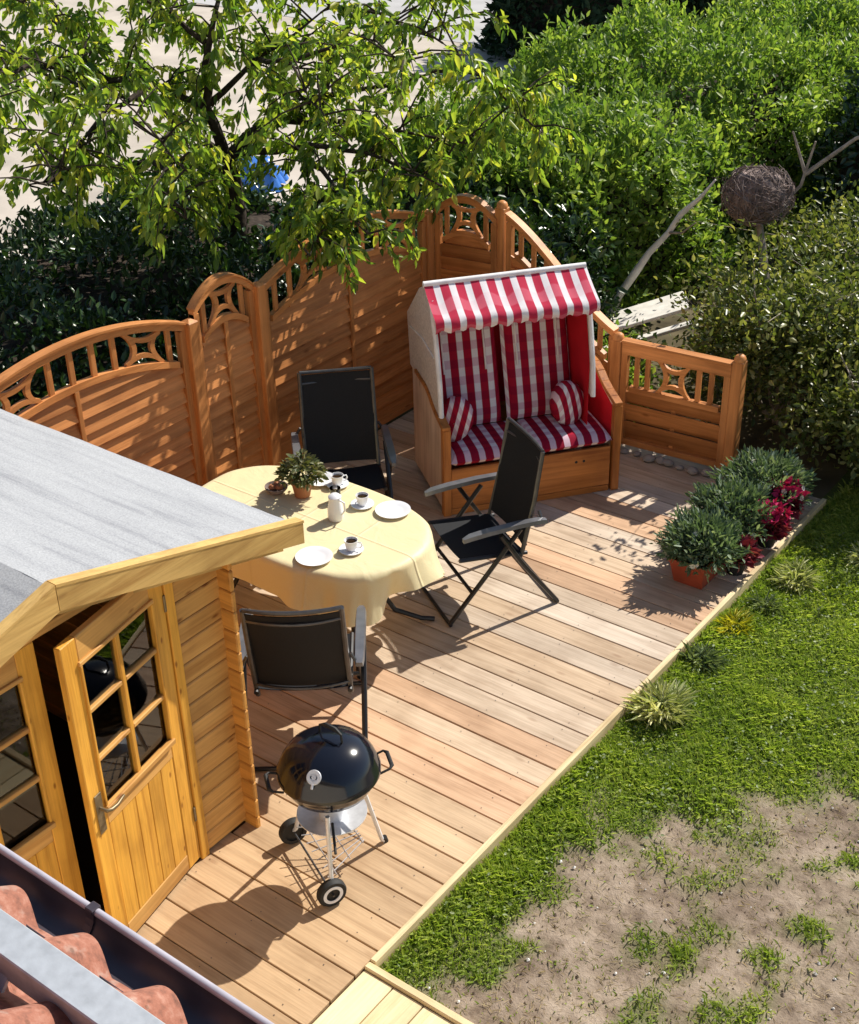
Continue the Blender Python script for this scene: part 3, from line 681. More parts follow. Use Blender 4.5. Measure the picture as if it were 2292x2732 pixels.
def fences():
    q = math.pi/2
    # long side along Y; local x runs +Y, local -y faces the deck after the turn, so turn the other way round
    def side(y0, W, *a): return fence_panel((FX, y0+W, 0), -q, W, *a)   # local x runs -Y, local +y faces +X (the deck)
    band = .27
    it2 = lambda W: [('b', .13), ('b', .27), ('m', .47, .155), ('b', .70), ('b', .85), ('b', W/2), ('b', W-.85), ('b', W-.70), ('m', W-.47, .155), ('b', W-.27), ('b', W-.13)]
    it2 = lambda W: [('b', .14), ('m', .36, .155), ('b', .60), ('b', .77), ('b', .94), ('b', 1.11), ('m', 1.36, .16), ('b', 1.60), ('b', 1.76)]
    it1 = lambda W: [('b', .105), ('m', W/2, .125), ('b', W-.105)]
    side(.78, 1.88, arch(1.88, 1.60, .19), band, 'long arched fence panel rising behind the grey shed roof', it2(1.88))
    side(2.75, .58, arch(.58, 1.66, .15), band, 'narrow arched fence panel between the two long panels', it1(.58))
    side(3.42, 1.90, arch(1.90, 1.62, .20), band, 'long arched fence panel behind the black chair, dappled with leaf shade', it2(1.90))
    fence_panel((FX+.045, 5.43, 0), R(7), .56, arch(.56, 1.64, .15), band, 'narrow arched fence panel closing the corner behind the hooded beach chair', it1(.56))
    fence_panel((-2.76, 5.52, 0), R(-1), 1.02, swoop(1.02, 1.70, .96), .25, 'fence panel whose top sweeps down to the low end panel', [('b', .13), ('b', .25), ('b', .37), ('m', .58, .12), ('b', .78), ('b', .88)])
    g = fence_panel((-1.655, 5.47, 0), R(4.0), .88, lambda x: .915-.0*x, .36, 'low straight fence panel beside the beach chair with cut-out ornament',
                [('b', .125), ('b', .215), ('m', .43, .125), ('b', .63), ('b', .73)], base=.05, slat=.165, rail=.10)
    fence_post(FX, .72, 1.55, 'orange fence post behind the middle of the grey shed roof', dome=False)
    fence_post(FX+.02, 2.705, 1.61, 'orange fence post rising behind the yellow table between long and narrow panel', s=.09, dome=False)
    fence_post(FX+.02, 3.375, 1.66, 'orange fence post between narrow panel and the leaf-dappled long panel', s=.09, dome=False)
    fence_post(FX, 5.37, 1.64, 'orange fence post in the corner behind the hooded beach chair', dome=False)
    fence_post(-2.82, 5.53, 1.74, 'orange fence post where the panel top starts to sweep down')
    fence_post(-1.70, 5.47, .92, 'orange fence post joining sweeping panel and low panel')
    fence_post(-.73, 5.545, .95, 'orange fence post with round top ending the low panel beside the flowers')
fences()

# ------------------------------------------------------------------ hooded beach chair
def beach_chair():
    FRx, FRy = -1.335, 4.87; lat = Vector((.608, .794)); W = 1.34
    FL = Vector((FRx, FRy))-lat*W; ang = math.atan2(lat.y, lat.x)
    o = empty('beach_chair', (FL.x, FL.y, 0), ang); tag(o, 'hooded wooden beach chair with red and white checked cushions and striped awning', 'beach chair')
    # side walls: wood below, wicker hood above
    low = [(0, .05), (0, .70), (.05, .72), (.14, .735), (.24, .765), (.33, .81), (.42, .84), (.80, .85), (.80, .05)]
    for x0 in (0, W-.035):
        sp = MB().prism(low, x0, x0+.035).build('side_panel', 'sk_side', o)
        post = MB().box(x0-.006, x0+.055, -.022, .04, .0, .70, .006).build('corner_post', 'sk_z', o)
        a = MB(); path = [(0-.03, .715), (.06, .735), (.15, .752), (.24, .780), (.33, .825), (.43, .855), (.70, .862)]
        a.strip([(0, 0)]*2, [(0, 0)]*2, 0, 0) if False else None
        for p, r in zip(path[:-1], path[1:]):
            a.beam((x0+.018, p[0], p[1]), (x0+.018, r[0]+.004, r[1]), .062, .03, c=.004)
        a.build('armrest', 'sk_z', o)
    MB().box(.056, W-.056, -.012, .014, .055, .375, .004).build('drawer_front', 'sk_x', o)
    MB().box(.056, W-.056, -.008, .018, .0, .05, .003).build('plinth', 'sk_x', o)
    for x in (W*.5-.03, W*.5+.03, W*.78-.03, W*.78+.03): MB().lathe([(.0, -.0135), (.011, -.0135), (.011, -.010)], 12, (x, 0, .285), 'y').build('finger_hole', 'blackmetal', o)
    MB().box(.036, W-.036, .775, .80, .05, .84, .003).build('back_panel', 'sk_x', o)
    hood = [(.10, .75), (.125, .98), (.19, 1.24), (.30, 1.56), (.40, 1.635), (.56, 1.56), (.93, 1.24), (.88, .84), (.40, .80)]
    HR = 1.185
    for x0 in (.004, HR-.030):
        hs = MB().prism(hood, x0, x0+.030).build('hood_side', 'wicker', o)
        e = MB(); e.tube([(x0+.015, y-.006, z) for y, z in hood[:4]], .019, 8); e.build('edge_piping', 'piping', hs, True)
        e = MB(); e.tube([(x0+(-.002 if x0 < .5 else .032), y, z) for y, z in ((.20, 1.17), (.50, 1.20), (.84, 1.16))], .006, 6); e.build('seam', 'piping', hs, True)
    bk = MB(); pts = [(.88, .84), (.93, 1.24), (.56, 1.56), (.40, 1.63)]
    for a, b in zip(pts[:-1], pts[1:]): bk.add([(x, y+d[0], z+d[1]) for d in ((0, 0), (-.02, -.02)) for x, y, z in ((.035, *a), (HR-.031, *a), (HR-.031, *b), (.035, *b))], [(0, 1, 2, 3), (7, 6, 5, 4), (0, 4, 5, 1), (2, 6, 7, 3), (0, 3, 7, 4), (1, 5, 6, 2)])
    bk.build('hood_back', 'wicker', o)
    tr = MB().tube([(-.012, .395, 1.645), (HR+.008, .395, 1.645)], .022, 10).build('ridge_piping', 'piping', o, True)
    # awning: canvas from the ridge forward, softly sagging, with a scalloped valance
    NX, NY = 66, 10; aw = MB(); vs = []; fs = []
    for j in range(NY+1):
        t = j/NY
        for i in range(NX+1):
            u = i/NX; x = -.01+(HR+.02)*u
            y = .39-.285*t; z = 1.645-.165*t-.020*math.sin(math.pi*t)*(.6+.4*math.sin(u*31))
            vs.append((x, y, z))
    for j in range(1, 5):
        t = j/4
        for i in range(NX+1):
            u = i/NX
            drop = .085+.010*math.cos(u*math.pi*2*11.7)
            vs.append((-.01+(HR+.02)*u, .105-.018*math.sin(t*3)+.012*math.sin(u*40)*t, 1.48-drop*t))
    for j in range(NY+4):
        for i in range(NX): fs.append((j*(NX+1)+i, j*(NX+1)+i+1, (j+1)*(NX+1)+i+1, (j+1)*(NX+1)+i))
    aw.add(vs, fs).build('awning', 'awning', o, 'all')
    for s_ in (.03, HR-.03):
        MB().prism([(.39, 1.62), (.115, 1.465), (.13, 1.385), (.28, 1.43)], s_-.004, s_+.004).build('awning_side', 'awning', o)
    # red lining of the hood inside
    ln = [(.14, .50), (.14, .98), (.20, 1.22), (.31, 1.54), (.40, 1.61), (.55, 1.53), (.80, 1.27), (.77, .50)]
    for x0 in (.043, HR-.038): MB().prism(ln, x0, x0+.005).build('side_lining', 'redlining', o)
    MB().add([(.05, .62, 1.52), (HR-.04, .62, 1.52), (HR-.04, .74, 1.25), (.05, .74, 1.25), (HR-.04, .72, .5), (.05, .72, .5)], [(0, 1, 2, 3), (3, 2, 4, 5)]).build('back_lining', 'redlining', o)
    for x0 in (.0355, W-.0405): MB().prism([(.02, .40), (.02, .67), (.14, .71), (.24, .74), (.33, .79), (.42, .82), (.70, .82), (.70, .40)], x0, x0+.005).build('arm_lining', 'redlining', o)
    # cushions
    def cushion(f, nu, nv, th, nm):
        """f(u,v)->(p,n); closed pillow shape"""
        vs = []; fs = []
        for s_ in (1, -1):
            for j in range(nv+1):
                for i in range(nu+1):
                    u, v = i/nu, j/nv; p, nr = f(u, v); e = min(1, (min(u, 1-u)*14))**.5*min(1, (min(v, 1-v)*9))**.5
                    vs.append(Vector(p)+Vector(nr)*(th*.5*e*s_))
        n1 = (nu+1)*(nv+1)
        for j in range(nv):
            for i in range(nu):
                a = j*(nu+1)+i; fs.append((a, a+1, a+nu+2, a+nu+1)); fs.append((n1+a, n1+a+nu+1, n1+a+nu+2, n1+a+1))
        return MB().add(vs, fs).build(nm, 'gingham', o, 'all')
    half = (HR-.10-.045)/2; sh = (W-.10)/2
    for k in range(2):
        xa = .052+k*(half+.045); xs_ = .052+k*(sh+.002)
        nb = Vector((0, -.93, .30))
        def fb(u, v, xa=xa):
            t = v; y = .40+.26*t; z = .50+.86*t
            return (xa+half*u, y, z), nb
        c = cushion(fb, 16, 22, .085, 'back_cushion')
        pp = MB(); x0, x1 = xa+.10, xa+half-.10
        pp.tube([(x0, .40+.26*.45-.05, .50+.86*.45+.02), (x0, .575, 1.235), (x1, .575, 1.235), (x1, .40+.26*.45-.05, .50+.86*.45+.02)], .008, 6); pp.build('cushion_piping', 'piping', c, True)
        def fs_(u, v, xa=xs_):
            return (xa+sh*u, -.03+.50*v, .435+.012*math.sin(v*3)), Vector((0, 0, 1))
        cushion(fs_, 16, 14, .10, 'seat_cushion')
    # the cushion front drops over the board a little
    # side pillows are separate things
    for k, (px, tilt, lab) in enumerate(((.155, R(14), 'striped round side pillow in the beach chair next to the table'), (HR-.16, R(-16), 'striped round side pillow in the beach chair next to the low fence panel'))):
        vs = []; fs = []; n = 22; prof = [(.005, -.075), (.10, -.070), (.150, -.045), (.165, 0), (.150, .045), (.10, .070), (.005, .075)]
        mb = MB().lathe(prof, n, axis='x'); mb.v = [(x, y*.85, z*1.12) for x, y, z in mb.v]
        p = mb.build('side_pillow', 'pillow', None, 'all'); 
        loc = Matrix.Rotation(ang, 4, 'Z') @ Vector((px, .235, .655))
        p.location = (FL.x+loc.x, FL.y+loc.y, .655); p.rotation_euler = (R(14), 0, ang+tilt+(R(58) if k == 0 else R(-58)))
        tag(p, lab, 'pillow', 'side pillows in the beach chair')
beach_chair()

# ------------------------------------------------------------------ chairs
def garden_chair(rec=-.40):
    o = empty('garden_chair')
    # side frames
    sx = .272
    def tub(pts, nm, mat='blackmetal', r=.0125, par=o): return MB().tube(pts, r, 8).build(nm, mat, par, True)
    bt = (rec, 1.10); bb = (-.17, .40)
    for s_ in (-1, 1):
        x = s_*sx
        tub([(s_*.245, bb[0]+.03, bb[1]-.06), (s_*.245, bb[0], bb[1]+.02), (s_*.243, (bb[0]+bt[0])/2-.012, .76), (s_*.24, bt[0], bt[1])], 'back_upright', 'greymetal', .0145)
        tub([(s_*.245, -.20, .395), (s_*.245, .05, .425), (s_*.245, .27, .445)], 'seat_rail', 'blackmetal', .0135)
        tub([(s_*.292, -.13, .615), (s_*.292, .10, .33), (s_*.290, .36, .018)], 'leg', 'blackmetal', .0155)
        tub([(s_*.318, .02, .615), (s_*.316, -.14, .36), (s_*.312, -.39, .018)], 'leg', 'blackmetal', .0155)
        a = MB(); ys = [-.30, -.26, -.10, .10, .22, .27]; zs = [.645, .655, .660, .655, .645, .630]; ws = [.020, .026, .029, .030, .028, .014]
        vs = []; fs = []
        for y, z, w in zip(ys, zs, ws): vs += [(s_*.305-w, y, z-.014), (s_*.305+w, y, z-.014), (s_*.305+w*.8, y, z+.012), (s_*.305-w*.8, y, z+.012)]
        for i in range(5):
            for k in range(4): fs.append((i*4+k, i*4+(k+1) % 4, i*4+4+(k+1) % 4, i*4+4+k))
        fs += [(3, 2, 1, 0), (20, 21, 22, 23)]
        a.add(vs, fs); a.build('armrest', 'armgrey', o, True)
        tub([(s_*.300, -.28, .63), (s_*.262, -.27, .70)], 'arm_bracket', 'greymetal', .010)
    tub([(-.305, .36, .016), (.305, .36, .016)], 'floor_bar'); tub([(-.325, -.39, .016), (.325, -.39, .016)], 'floor_bar')
    tub([(-.29, .20, .21), (.29, .20, .21)], 'cross_bar')
    # sling
    def sling(pts, w0, w1, sag, nm):
        NX = 12; vs = []; fs = []
        for j, (y, z, ny, nz) in enumerate(pts):
            for i in range(NX+1):
                u = i/NX*2-1; wd = w0+(w1-w0)*j/(len(pts)-1); d = sag*(1-u*u)
                vs.append((u*wd, y-ny*d, z-nz*d))
        n1 = len(vs); vs += [(x, y-.004*pts[k//(NX+1)][2], z-.004*pts[k//(NX+1)][3]) for k, (x, y, z) in enumerate(vs)]
        for j in range(len(pts)-1):
            for i in range(NX):
                a = j*(NX+1)+i; fs.append((a, a+1, a+NX+2, a+NX+1)); fs.append((n1+a, n1+a+NX+1, n1+a+NX+2, n1+a+1))
        return MB().add(vs, fs).build(nm, 'sling', o, True)
    nb = (.95, .31)
    sling([(bb[0]+(bt[0]-bb[0])*t, bb[1]+.05+(bt[1]-.02-bb[1]-.05)*t, *nb) for t in np.linspace(0, 1, 10)], .240, .236, .030, 'back_sling')
    sling([(-.18+.44*t, .415+.04*t, 0, 1) for t in np.linspace(0, 1, 8)], .243, .243, .022, 'seat_sling')
    tb = [(-.24+.48*k/10, bt[0]+.0-.030*(1-(k/5-1)**2)*.8, bt[1]-.012*(1-(k/5-1)**2)) for k in range(11)]
    MB().tube(tb, .0125, 8).build('top_bar', 'greymetal', o, True)
    mb = [(-.245+.49*k/10, -.19-.045*(1-(k/5-1)**2), .455-.01*(1-(k/5-1)**2)) for k in range(11)]
    MB().tube(mb, .010, 8).build('lower_bar', 'greymetal', o, True)
    ub = [(-.243+.486*k/10, bb[0]+(bt[0]-bb[0])*.89-.045*(1-(k/5-1)**2), 1.02-.01*(1-(k/5-1)**2)) for k in range(11)]
    MB().tube(ub, .010, 8).build('upper_bar', 'greymetal', o, True)
    return o
def place(o, x, y, fx, fy, label):
    o.location = (x, y, 0); o.rotation_euler = (0, 0, math.atan2(fy, fx)-math.pi/2); tag(o, label, 'chair', 'black folding garden chairs round the table')
c0 = garden_chair(-.30); c1 = garden_chair(-.42); c2 = garden_chair(-.33)
for c_ in (c0, c1, c2): c_.scale = (1.06, 1, 1)
place(c0, -1.365, 3.165, -.52, -.85, 'black folding garden chair standing in front of the hooded beach chair')
place(c1, -1.375, 1.43, -.62, .79, 'black folding garden chair with its back to the kettle grill')
place(c2, -2.62, 3.27, .71, -.70, 'black folding garden chair between table and fence facing the shed')

# ------------------------------------------------------------------ table, cloth, crockery
TC = (-2.11, 2.31); TA, TBb, TZ = .835, .505, .735
def sup(t, a, b, e=2.7):
    c, s = math.cos(t), math.sin(t); return (a*math.copysign(abs(c)**(2/e), c), b*math.copysign(abs(s)**(2/e), s))
def table():
    o = empty('garden_table', (TC[0], TC[1], 0)); tag(o, 'oval garden table on curved black metal legs under a yellow cloth', 'table')
    n = 48; m = MB(); vs = []
    for z in (TZ-.035, TZ-.010): vs += [(*sup(2*math.pi*k/n, TA-.03, TBb-.03), z) for k in range(n)]
    m.add(vs, [tuple(range(n))[::-1], tuple(range(n, 2*n))]+[(k, (k+1) % n, n+(k+1) % n, n+k) for k in range(n)]); m.build('table_top', 'whiteplastic', o)
    for sx in (-1, 1):
        for sy in (-1, 1):
            pts = [(sx*.50, sy*.18, TZ-.03), (sx*.46, sy*.14, .55), (sx*.45, sy*.13, .30), (sx*.52, sy*.20, .12), (sx*.64, sy*.32, .035), (sx*.70, sy*.38, .018)]
            MB().tube(pts, [.017, .017, .017, .017, .016, .016], 8).build('leg', 'blackmetal', o, True)
        MB().tube([(sx*.45, -.13, .30), (sx*.45, .13, .30)], .012, 8).build('cross_bar', 'blackmetal', o, True)
    MB().tube([(-.45, 0, .30), (.45, 0, .30)], .012, 8).build('stretcher', 'blackmetal', o, True)
    # cloth
    NT = 168; rings = []; vs = []; fs = []
    for r in (.02, .2, .4, .6, .8, .92, .985): rings.append(('t', r))
    HN = 9
    for j in range(1, HN+1): rings.append(('h', j/HN))
    CA, CB = TA+.19, TBb+.235                         # half size of the rectangular cloth
    for kind, r in rings:
        for k in range(NT):
            t = 2*math.pi*k/NT; x, y = sup(t, TA, TBb)
            if kind == 't': vs.append((x*r, y*r, TZ+.002)); continue
            ln = math.hypot(x/TA**1.0, y/TBb); nx, ny = x/TA**2, y/TBb**2; q = math.hypot(nx, ny); nx /= q; ny /= q
            dx = (CA-abs(x))/max(abs(nx), 1e-3); dy = (CB-abs(y))/max(abs(ny), 1e-3)
            hang = min(min(dx, dy), .34)
            hang = max(.15, hang)
            corner = abs(nx*ny)*2
            wav = math.sin(t*9+.6)*.5+math.sin(t*15+1.7)*.3+math.sin(t*5+.2)*.35
            d = r*hang
            out = .012+.020*r+(.016+.085*corner)*wav*r**1.1*.85+.008*math.sin(t*34+r*2)*r
            if d < .02: out = .010*math.sin(d/.02*math.pi/2)
            blow = .05*r*r*max(0, nx)*(.5+.5*math.sin(t*7))      # a little lifted by the wind at the free end
            vs.append((x+nx*(out+blow), y+ny*(out+blow), TZ+.002-d*(1-.10*corner)+.02*blow))
    for j in range(len(rings)-1):
        for k in range(NT): fs.append((j*NT+k, j*NT+(k+1) % NT, (j+1)*NT+(k+1) % NT, (j+1)*NT+k))
    fs.append(tuple(range(NT)))
    c = MB().add(vs, fs).build('tablecloth', 'cloth', None, 'all'); c.location = (TC[0], TC[1], 0)
    tag(c, 'pale yellow tablecloth hanging over the oval garden table', 'tablecloth')
    md = c.modifiers.new('sub', 'SUBSURF'); md.levels = 1; md.render_levels = 1
    z = TZ+.002
    def plate(x, y, lab, r=.112):
        p = MB().lathe([(.001, .006), (r*.6, .006), (r*.68, .010), (r, .019), (r, .022), (r*.66, .014), (r*.58, .010), (.001, .010)], 36).build('plate', 'china', None, True); p.location = (x, y, z)
        tag(p, lab, 'plate', 'white plates on the table')
    plate(-1.735, 1.955, 'white dinner plate near the hanging front hem of the tablecloth'); plate(-1.69, 2.655, 'white dinner plate at the table edge towards the chair by the beach chair')
    plate(-2.33, 2.70, 'white dinner plate behind the table plant', .10)
    def cup(x, y, lab, rz):
        o = empty('cup', (x, y, z), rz); tag(o, lab, 'cup', 'white coffee cups on the table')
        MB().lathe([(.001, .004), (.045, .004), (.075, .014), (.075, .017), (.043, .008), (.001, .008)], 30).build('saucer', 'china', o, True)
        b = MB().lathe([(.001, .010), (.026, .010), (.036, .035), (.042, .078), (.0395, .078), (.033, .035), (.022, .018), (.001, .018)], 26).build('bowl', 'china', o, True)
        MB().lathe([(.001, .064), (.0385, .064)], 22).build('coffee', 'coffee', b)
        MB().tube([(.038, 0, .065), (.062, 0, .066), (.068, 0, .048), (.056, 0, .030), (.034, 0, .028)], .0045, 8).build('handle', 'china', b, True)
    cup(-1.61, 2.15, 'white cup and saucer beside the front dinner plate', .4); cup(-1.90, 2.61, 'white cup and saucer beside the far dinner plate', 2.2); cup(-2.20, 2.72, 'white cup and saucer half hidden behind the table plant', 1.0)
    j = empty('white_jug', (-1.93, 2.385, z)); j.scale = (.85, .85, .80); tag(j, 'white china jug standing in the middle of the yellow tablecloth', 'jug')
    MB().lathe([(.001, .004), (.052, .004), (.060, .03), (.058, .10), (.045, .165), (.048, .20), (.046, .20), (.042, .165), (.055, .10), (.056, .03), (.001, .009)], 30).build('body', 'china', j, True)
    MB().lathe([(.046, .20), (.049, .204), (.03, .222), (.001, .226)], 24).build('lid', 'china', j, True)
    MB().tube([(.045, 0, .185), (.088, 0, .175), (.092, 0, .11), (.058, 0, .06)], .007, 8).build('handle', 'china', j, True)
    for px, py, lab in ((-2.08, 2.56, 'small clear drinking glass between jug and table plant'),):
        g = MB().lathe([(.001, .003), (.03, .003), (.036, .095), (.034, .095), (.028, .008), (.001, .008)], 22).build('drinking_glass', 'glass', None, True); g.location = (px, py, z); tag(g, lab, 'glass')
    # table plant
    p = empty('table_plant', (-2.30, 2.49, z)); tag(p, 'small potted plant with grey green leaves on the table', 'plant')
    MB().lathe([(.001, .003), (.050, .003), (.066, .095), (.072, .096), (.072, .110), (.060, .110), (.058, .09), (.001, .09)], 26).build('pot', 'claypot', p, True)
    n = 520; a = rng.random(n)*2*np.pi; e = rng.random(n)**.6; rad = .13*e*(.8+.4*rng.random(n)); hh = .13+.14*(1-e**2)*rng.random(n)+.05*rng.random(n)
    Pp = np.stack([rad*np.cos(a), rad*np.sin(a), hh], 1); Dd = np.stack([np.cos(a), np.sin(a), .5*rng.normal(size=n)], 1)+rng.normal(size=(n, 3))*.4
    link('foliage', leaves('foliage', Pp, Dd, .03+.03*rng.random(n), .5), 'tableplant', p)
    s = MB()
    for k in range(9): t = k*.7; s.tube([(0, 0, .09), (.05*math.cos(t), .05*math.sin(t), .17), (.09*math.cos(t), .09*math.sin(t), .22)], .003, 5)
    s.build('stem', 'twig', p)
    b = empty('bread_basket', (-2.47, 2.43, z)); tag(b, 'small round basket with rolls beside the table plant', 'basket')
    MB().lathe([(.001, .004), (.05, .004), (.072, .03), (.076, .045), (.070, .045), (.046, .012), (.001, .012)], 24).build('bowl', 'twig', b, True)
    for k in range(3):
        mb = MB().lathe([(.001, -.018), (.018, -.014), (.028, 0), (.018, .016), (.001, .02)], 12); r_ = mb.build('roll', 'claypot', b, True); r_.location = (.026*math.cos(k*2.1), .026*math.sin(k*2.1), .042)
table()

# ------------------------------------------------------------------ kettle grill
def grill():
    cx, cy = -.505, .64
    o = empty('kettle_grill', (cx, cy, 0), 0); tag(o, 'black kettle barbecue with silver ash tray standing on two wheels', 'barbecue')
    zr, rr = .665, .243
    bowl = MB().lathe([(.001, zr-.180), (.07, zr-.174), (.14, zr-.148), (.20, zr-.098), (.232, zr-.040), (rr, zr-.004), (rr+.005, zr), (rr-.006, zr), (.225, zr-.040), (.19, zr-.098), (.001, zr-.168)], 48).build('bowl', 'enamel', o, True)
    lid = MB().lathe([(rr+.002, zr-.012), (rr+.009, zr-.008), (rr+.009, zr+.012), (rr+.003, zr+.022), (.230, zr+.066), (.200, zr+.113), (.152, zr+.149), (.09, zr+.172), (.04, zr+.181), (.001, zr+.183)], 48).build('lid', 'enamel', o, True)
    # lid handle
    h = MB(); zt = zr+.176
    h.tube([(-.07, .03, zt-.006), (-.066, .03, zt+.045), (-.03, .03, zt+.062), (.03, .03, zt+.062), (.066, .03, zt+.045), (.07, .03, zt-.006)], [.006, .006, .012, .012, .006, .006], 8); h.build('handle', 'rubber', lid, True)
    # vent damper faces the camera side
    az = math.atan2(-.62, .25); er = .195; dn = Vector((math.cos(az)*.72, math.sin(az)*.72, .69)).normalized(); p = Vector((math.cos(az)*er, math.sin(az)*er, zr+.112))
    rot = dn.to_track_quat('Z', 'Y').to_matrix()
    def disc(prof, nm, mat, par):
        mb = MB().lathe(prof, 28); mb.v = [tuple(p + rot @ Vector(v)) for v in mb.v]; return mb.build(nm, mat, par, True)
    dv = disc([(.018, .006), (.018, .010), (.034, .010), (.036, .007), (.036, .003), (.001, .002)], 'damper', 'silver', lid)
    disc([(.001, .007), (.012, .007), (.012, .003)], 'damper_hub', 'silver', dv)
    mb = MB().box(-.006, .006, -.056, -.03, .006, .011, .002); mb.v = [tuple(p + rot @ Vector(v)) for v in mb.v]; mb.build('damper_tab', 'silver', dv)
    # side handles
    for a in (R(52), R(232)):
        hm = MB(); c, s = math.cos(a), math.sin(a)
        def q(r, t, z): return (r*c-t*s, r*s+t*c, z)
        hm.tube([q(.235, -.07, zr-.03), q(.285, -.07, zr-.012), q(.300, -.05, zr-.010), q(.300, .05, zr-.010), q(.285, .07, zr-.012), q(.235, .07, zr-.03)], [.006, .006, .011, .011, .006, .006], 8); hm.build('side_handle', 'rubber', o, True)
    # legs: two to the axle, one to the foot
    W1 = Vector((-.375-cx, .455-cy, .075)); W2 = Vector((-.815-cx, .665-cy, .075)); F = Vector((-.428-cx, .945-cy, .0))
    def leg(end, nm='leg'):
        d = Vector((end.x, end.y, 0)).normalized(); MB().tube([(d.x*.17, d.y*.17, zr-.15), (end.x*.92, end.y*.92, end.z+.03), (end.x, end.y, end.z)], .0115, 8).build(nm, 'silver', o, True)
    leg(W1); leg(W2); leg(F)
    d = Vector((F.x, F.y, 0)).normalized(); MB().tube([(F.x*.97, F.y*.97, .035), (F.x, F.y, 0)], .015, 10).build('foot', 'rubber', o, True)
    ax = (W2-W1).normalized(); MB().tube([W1-ax*.03, W2+ax*.03], .006, 8).build('axle', 'greymetal', o, True)
    mids = [W1*.97, W2*.97, Vector((F.x*.93, F.y*.93, .12))]
    tri = MB()
    for t in np.linspace(.08, .92, 7):
        a = mids[0].lerp(mids[1], t); a.z = .135; b = Vector((F.x*.85, F.y*.85, .135)); c_ = a.lerp(b, .72)
        tri.tube([a, c_], .003, 5)
    for t in (.12, .40, .68):
        a = mids[0].lerp(Vector((F.x*.85, F.y*.85, 0)), t); b = mids[1].lerp(Vector((F.x*.85, F.y*.85, 0)), t); a.z = b.z = .139; tri.tube([a, b], .0035, 5)
    tri.build('wire_rack', 'hubgrey', o)
    rw = ax.to_track_quat('Z', 'Y').to_matrix()
    for w in (W1, W2):
        out = -1 if w is W1 else 1
        tb = MB().lathe([(.050, -.022), (.070, -.022), (.076, -.012), (.076, .012), (.070, .022), (.050, .022), (.050, -.022)], 30); tb.v = [tuple(w + rw @ Vector(v)) for v in tb.v]
        hb = MB().lathe([(.001, -.012), (.051, -.012), (.051, .012), (.001, .012)], 24); hb.v = [tuple(w + rw @ Vector(v)) for v in hb.v]
        rg = MB().lathe([(.036, out*.0235), (.052, out*.0235), (.053, out*.020), (.036, out*.020)], 30); rg.v = [tuple(w + rw @ Vector(v)) for v in rg.v]
        wh = empty('wheel'); wh.parent = o
        tb.build('tyre', 'rubber', wh, True); hb.build('hub', 'rubber', wh, True); rg.build('rim', 'whiteplastic', wh, True)
    # ash catcher dish and its bucket
    az_ = zr-.30
    MB().lathe([(.001, az_), (.10, az_+.004), (.165, az_+.022), (.174, az_+.026), (.174, az_+.031), (.158, az_+.027), (.09, az_+.010), (.001, az_+.006)], 40).build('ash_tray', 'silver', o, True)
    MB().lathe([(.062, zr-.172), (.068, az_+.06), (.064, az_+.008)], 30).build('ash_collar', 'silver', o, True)
    MB().tube([(.09, -.10, az_+.075), (.17, -.18, az_+.05), (.205, -.215, az_+.03)], .007, 8).build('vent_lever', 'rubber', o, True)
grill()

# ------------------------------------------------------------------ vegetation
def hedge_cloud(n, x0, x1, y0, y1, zt, lump=.18, inner=.12, seed=0, z0=GZ):
    """points on the shell of a lumpy block, with outward directions"""
    r = np.random.default_rng(seed); ax, ay, az = (x1-x0)/2, (y1-y0)/2, (zt-z0)
    areas = np.array([4*ax*ay*1.3, 2*ay*az, 2*ay*az, 2*ax*az, 2*ax*az]); f = r.choice(5, n, p=areas/areas.sum())
    u, v = r.random(n)*2-1, r.random(n)
    P = np.zeros((n, 3)); Nn = np.zeros((n, 3)); cx, cy = (x0+x1)/2, (y0+y1)/2
    t = f == 0; P[t] = np.stack([cx+u[t]*ax, cy+(v[t]*2-1)*ay, np.full(t.sum(), zt)], 1); Nn[t] = (0, 0, 1)
    for k, (sx, sy) in ((1, (-1, 0)), (2, (1, 0)), (3, (0, -1)), (4, (0, 1))):
        t = f == k
        if sx: P[t] = np.stack([np.full(t.sum(), cx+sx*ax), cy+u[t]*ay, z0+v[t]*az], 1); Nn[t] = (sx, 0, 0)
        else: P[t] = np.stack([cx+u[t]*ax, np.full(t.sum(), cy+sy*ay), z0+v[t]*az], 1); Nn[t] = (0, sy, 0)
    # round the shoulders
    q = np.stack([(P[:, 0]-cx)/ax, (P[:, 1]-cy)/ay, np.clip((P[:, 2]-z0)/az, 0, 1)], 1); rad = np.linalg.norm(np.stack([np.abs(q[:, 0])**4, np.abs(q[:, 1])**4, q[:, 2]**4], 1).sum(1, keepdims=True)**.25, axis=1)
    sc = 1/np.maximum(rad, 1)**.8
    P = np.stack([cx+(P[:, 0]-cx)*sc, cy+(P[:, 1]-cy)*sc, z0+(P[:, 2]-z0)*sc], 1)
    ln = (vnoise(P[:, 0]+P[:, 2]*.7, P[:, 1]+P[:, 2]*.9, 1.6, seed)-.5)*2*lump+(vnoise(P[:, 0]-P[:, 2]*.8, P[:, 1]+P[:, 2], 4.5, seed+4)-.5)*lump*1.1
    P += Nn*ln[:, None]-Nn*(r.exponential(inner, n))[:, None]+r.normal(size=(n, 3))*.05
    P[:, 2] = np.maximum(P[:, 2], z0+.02)
    return P, Nn
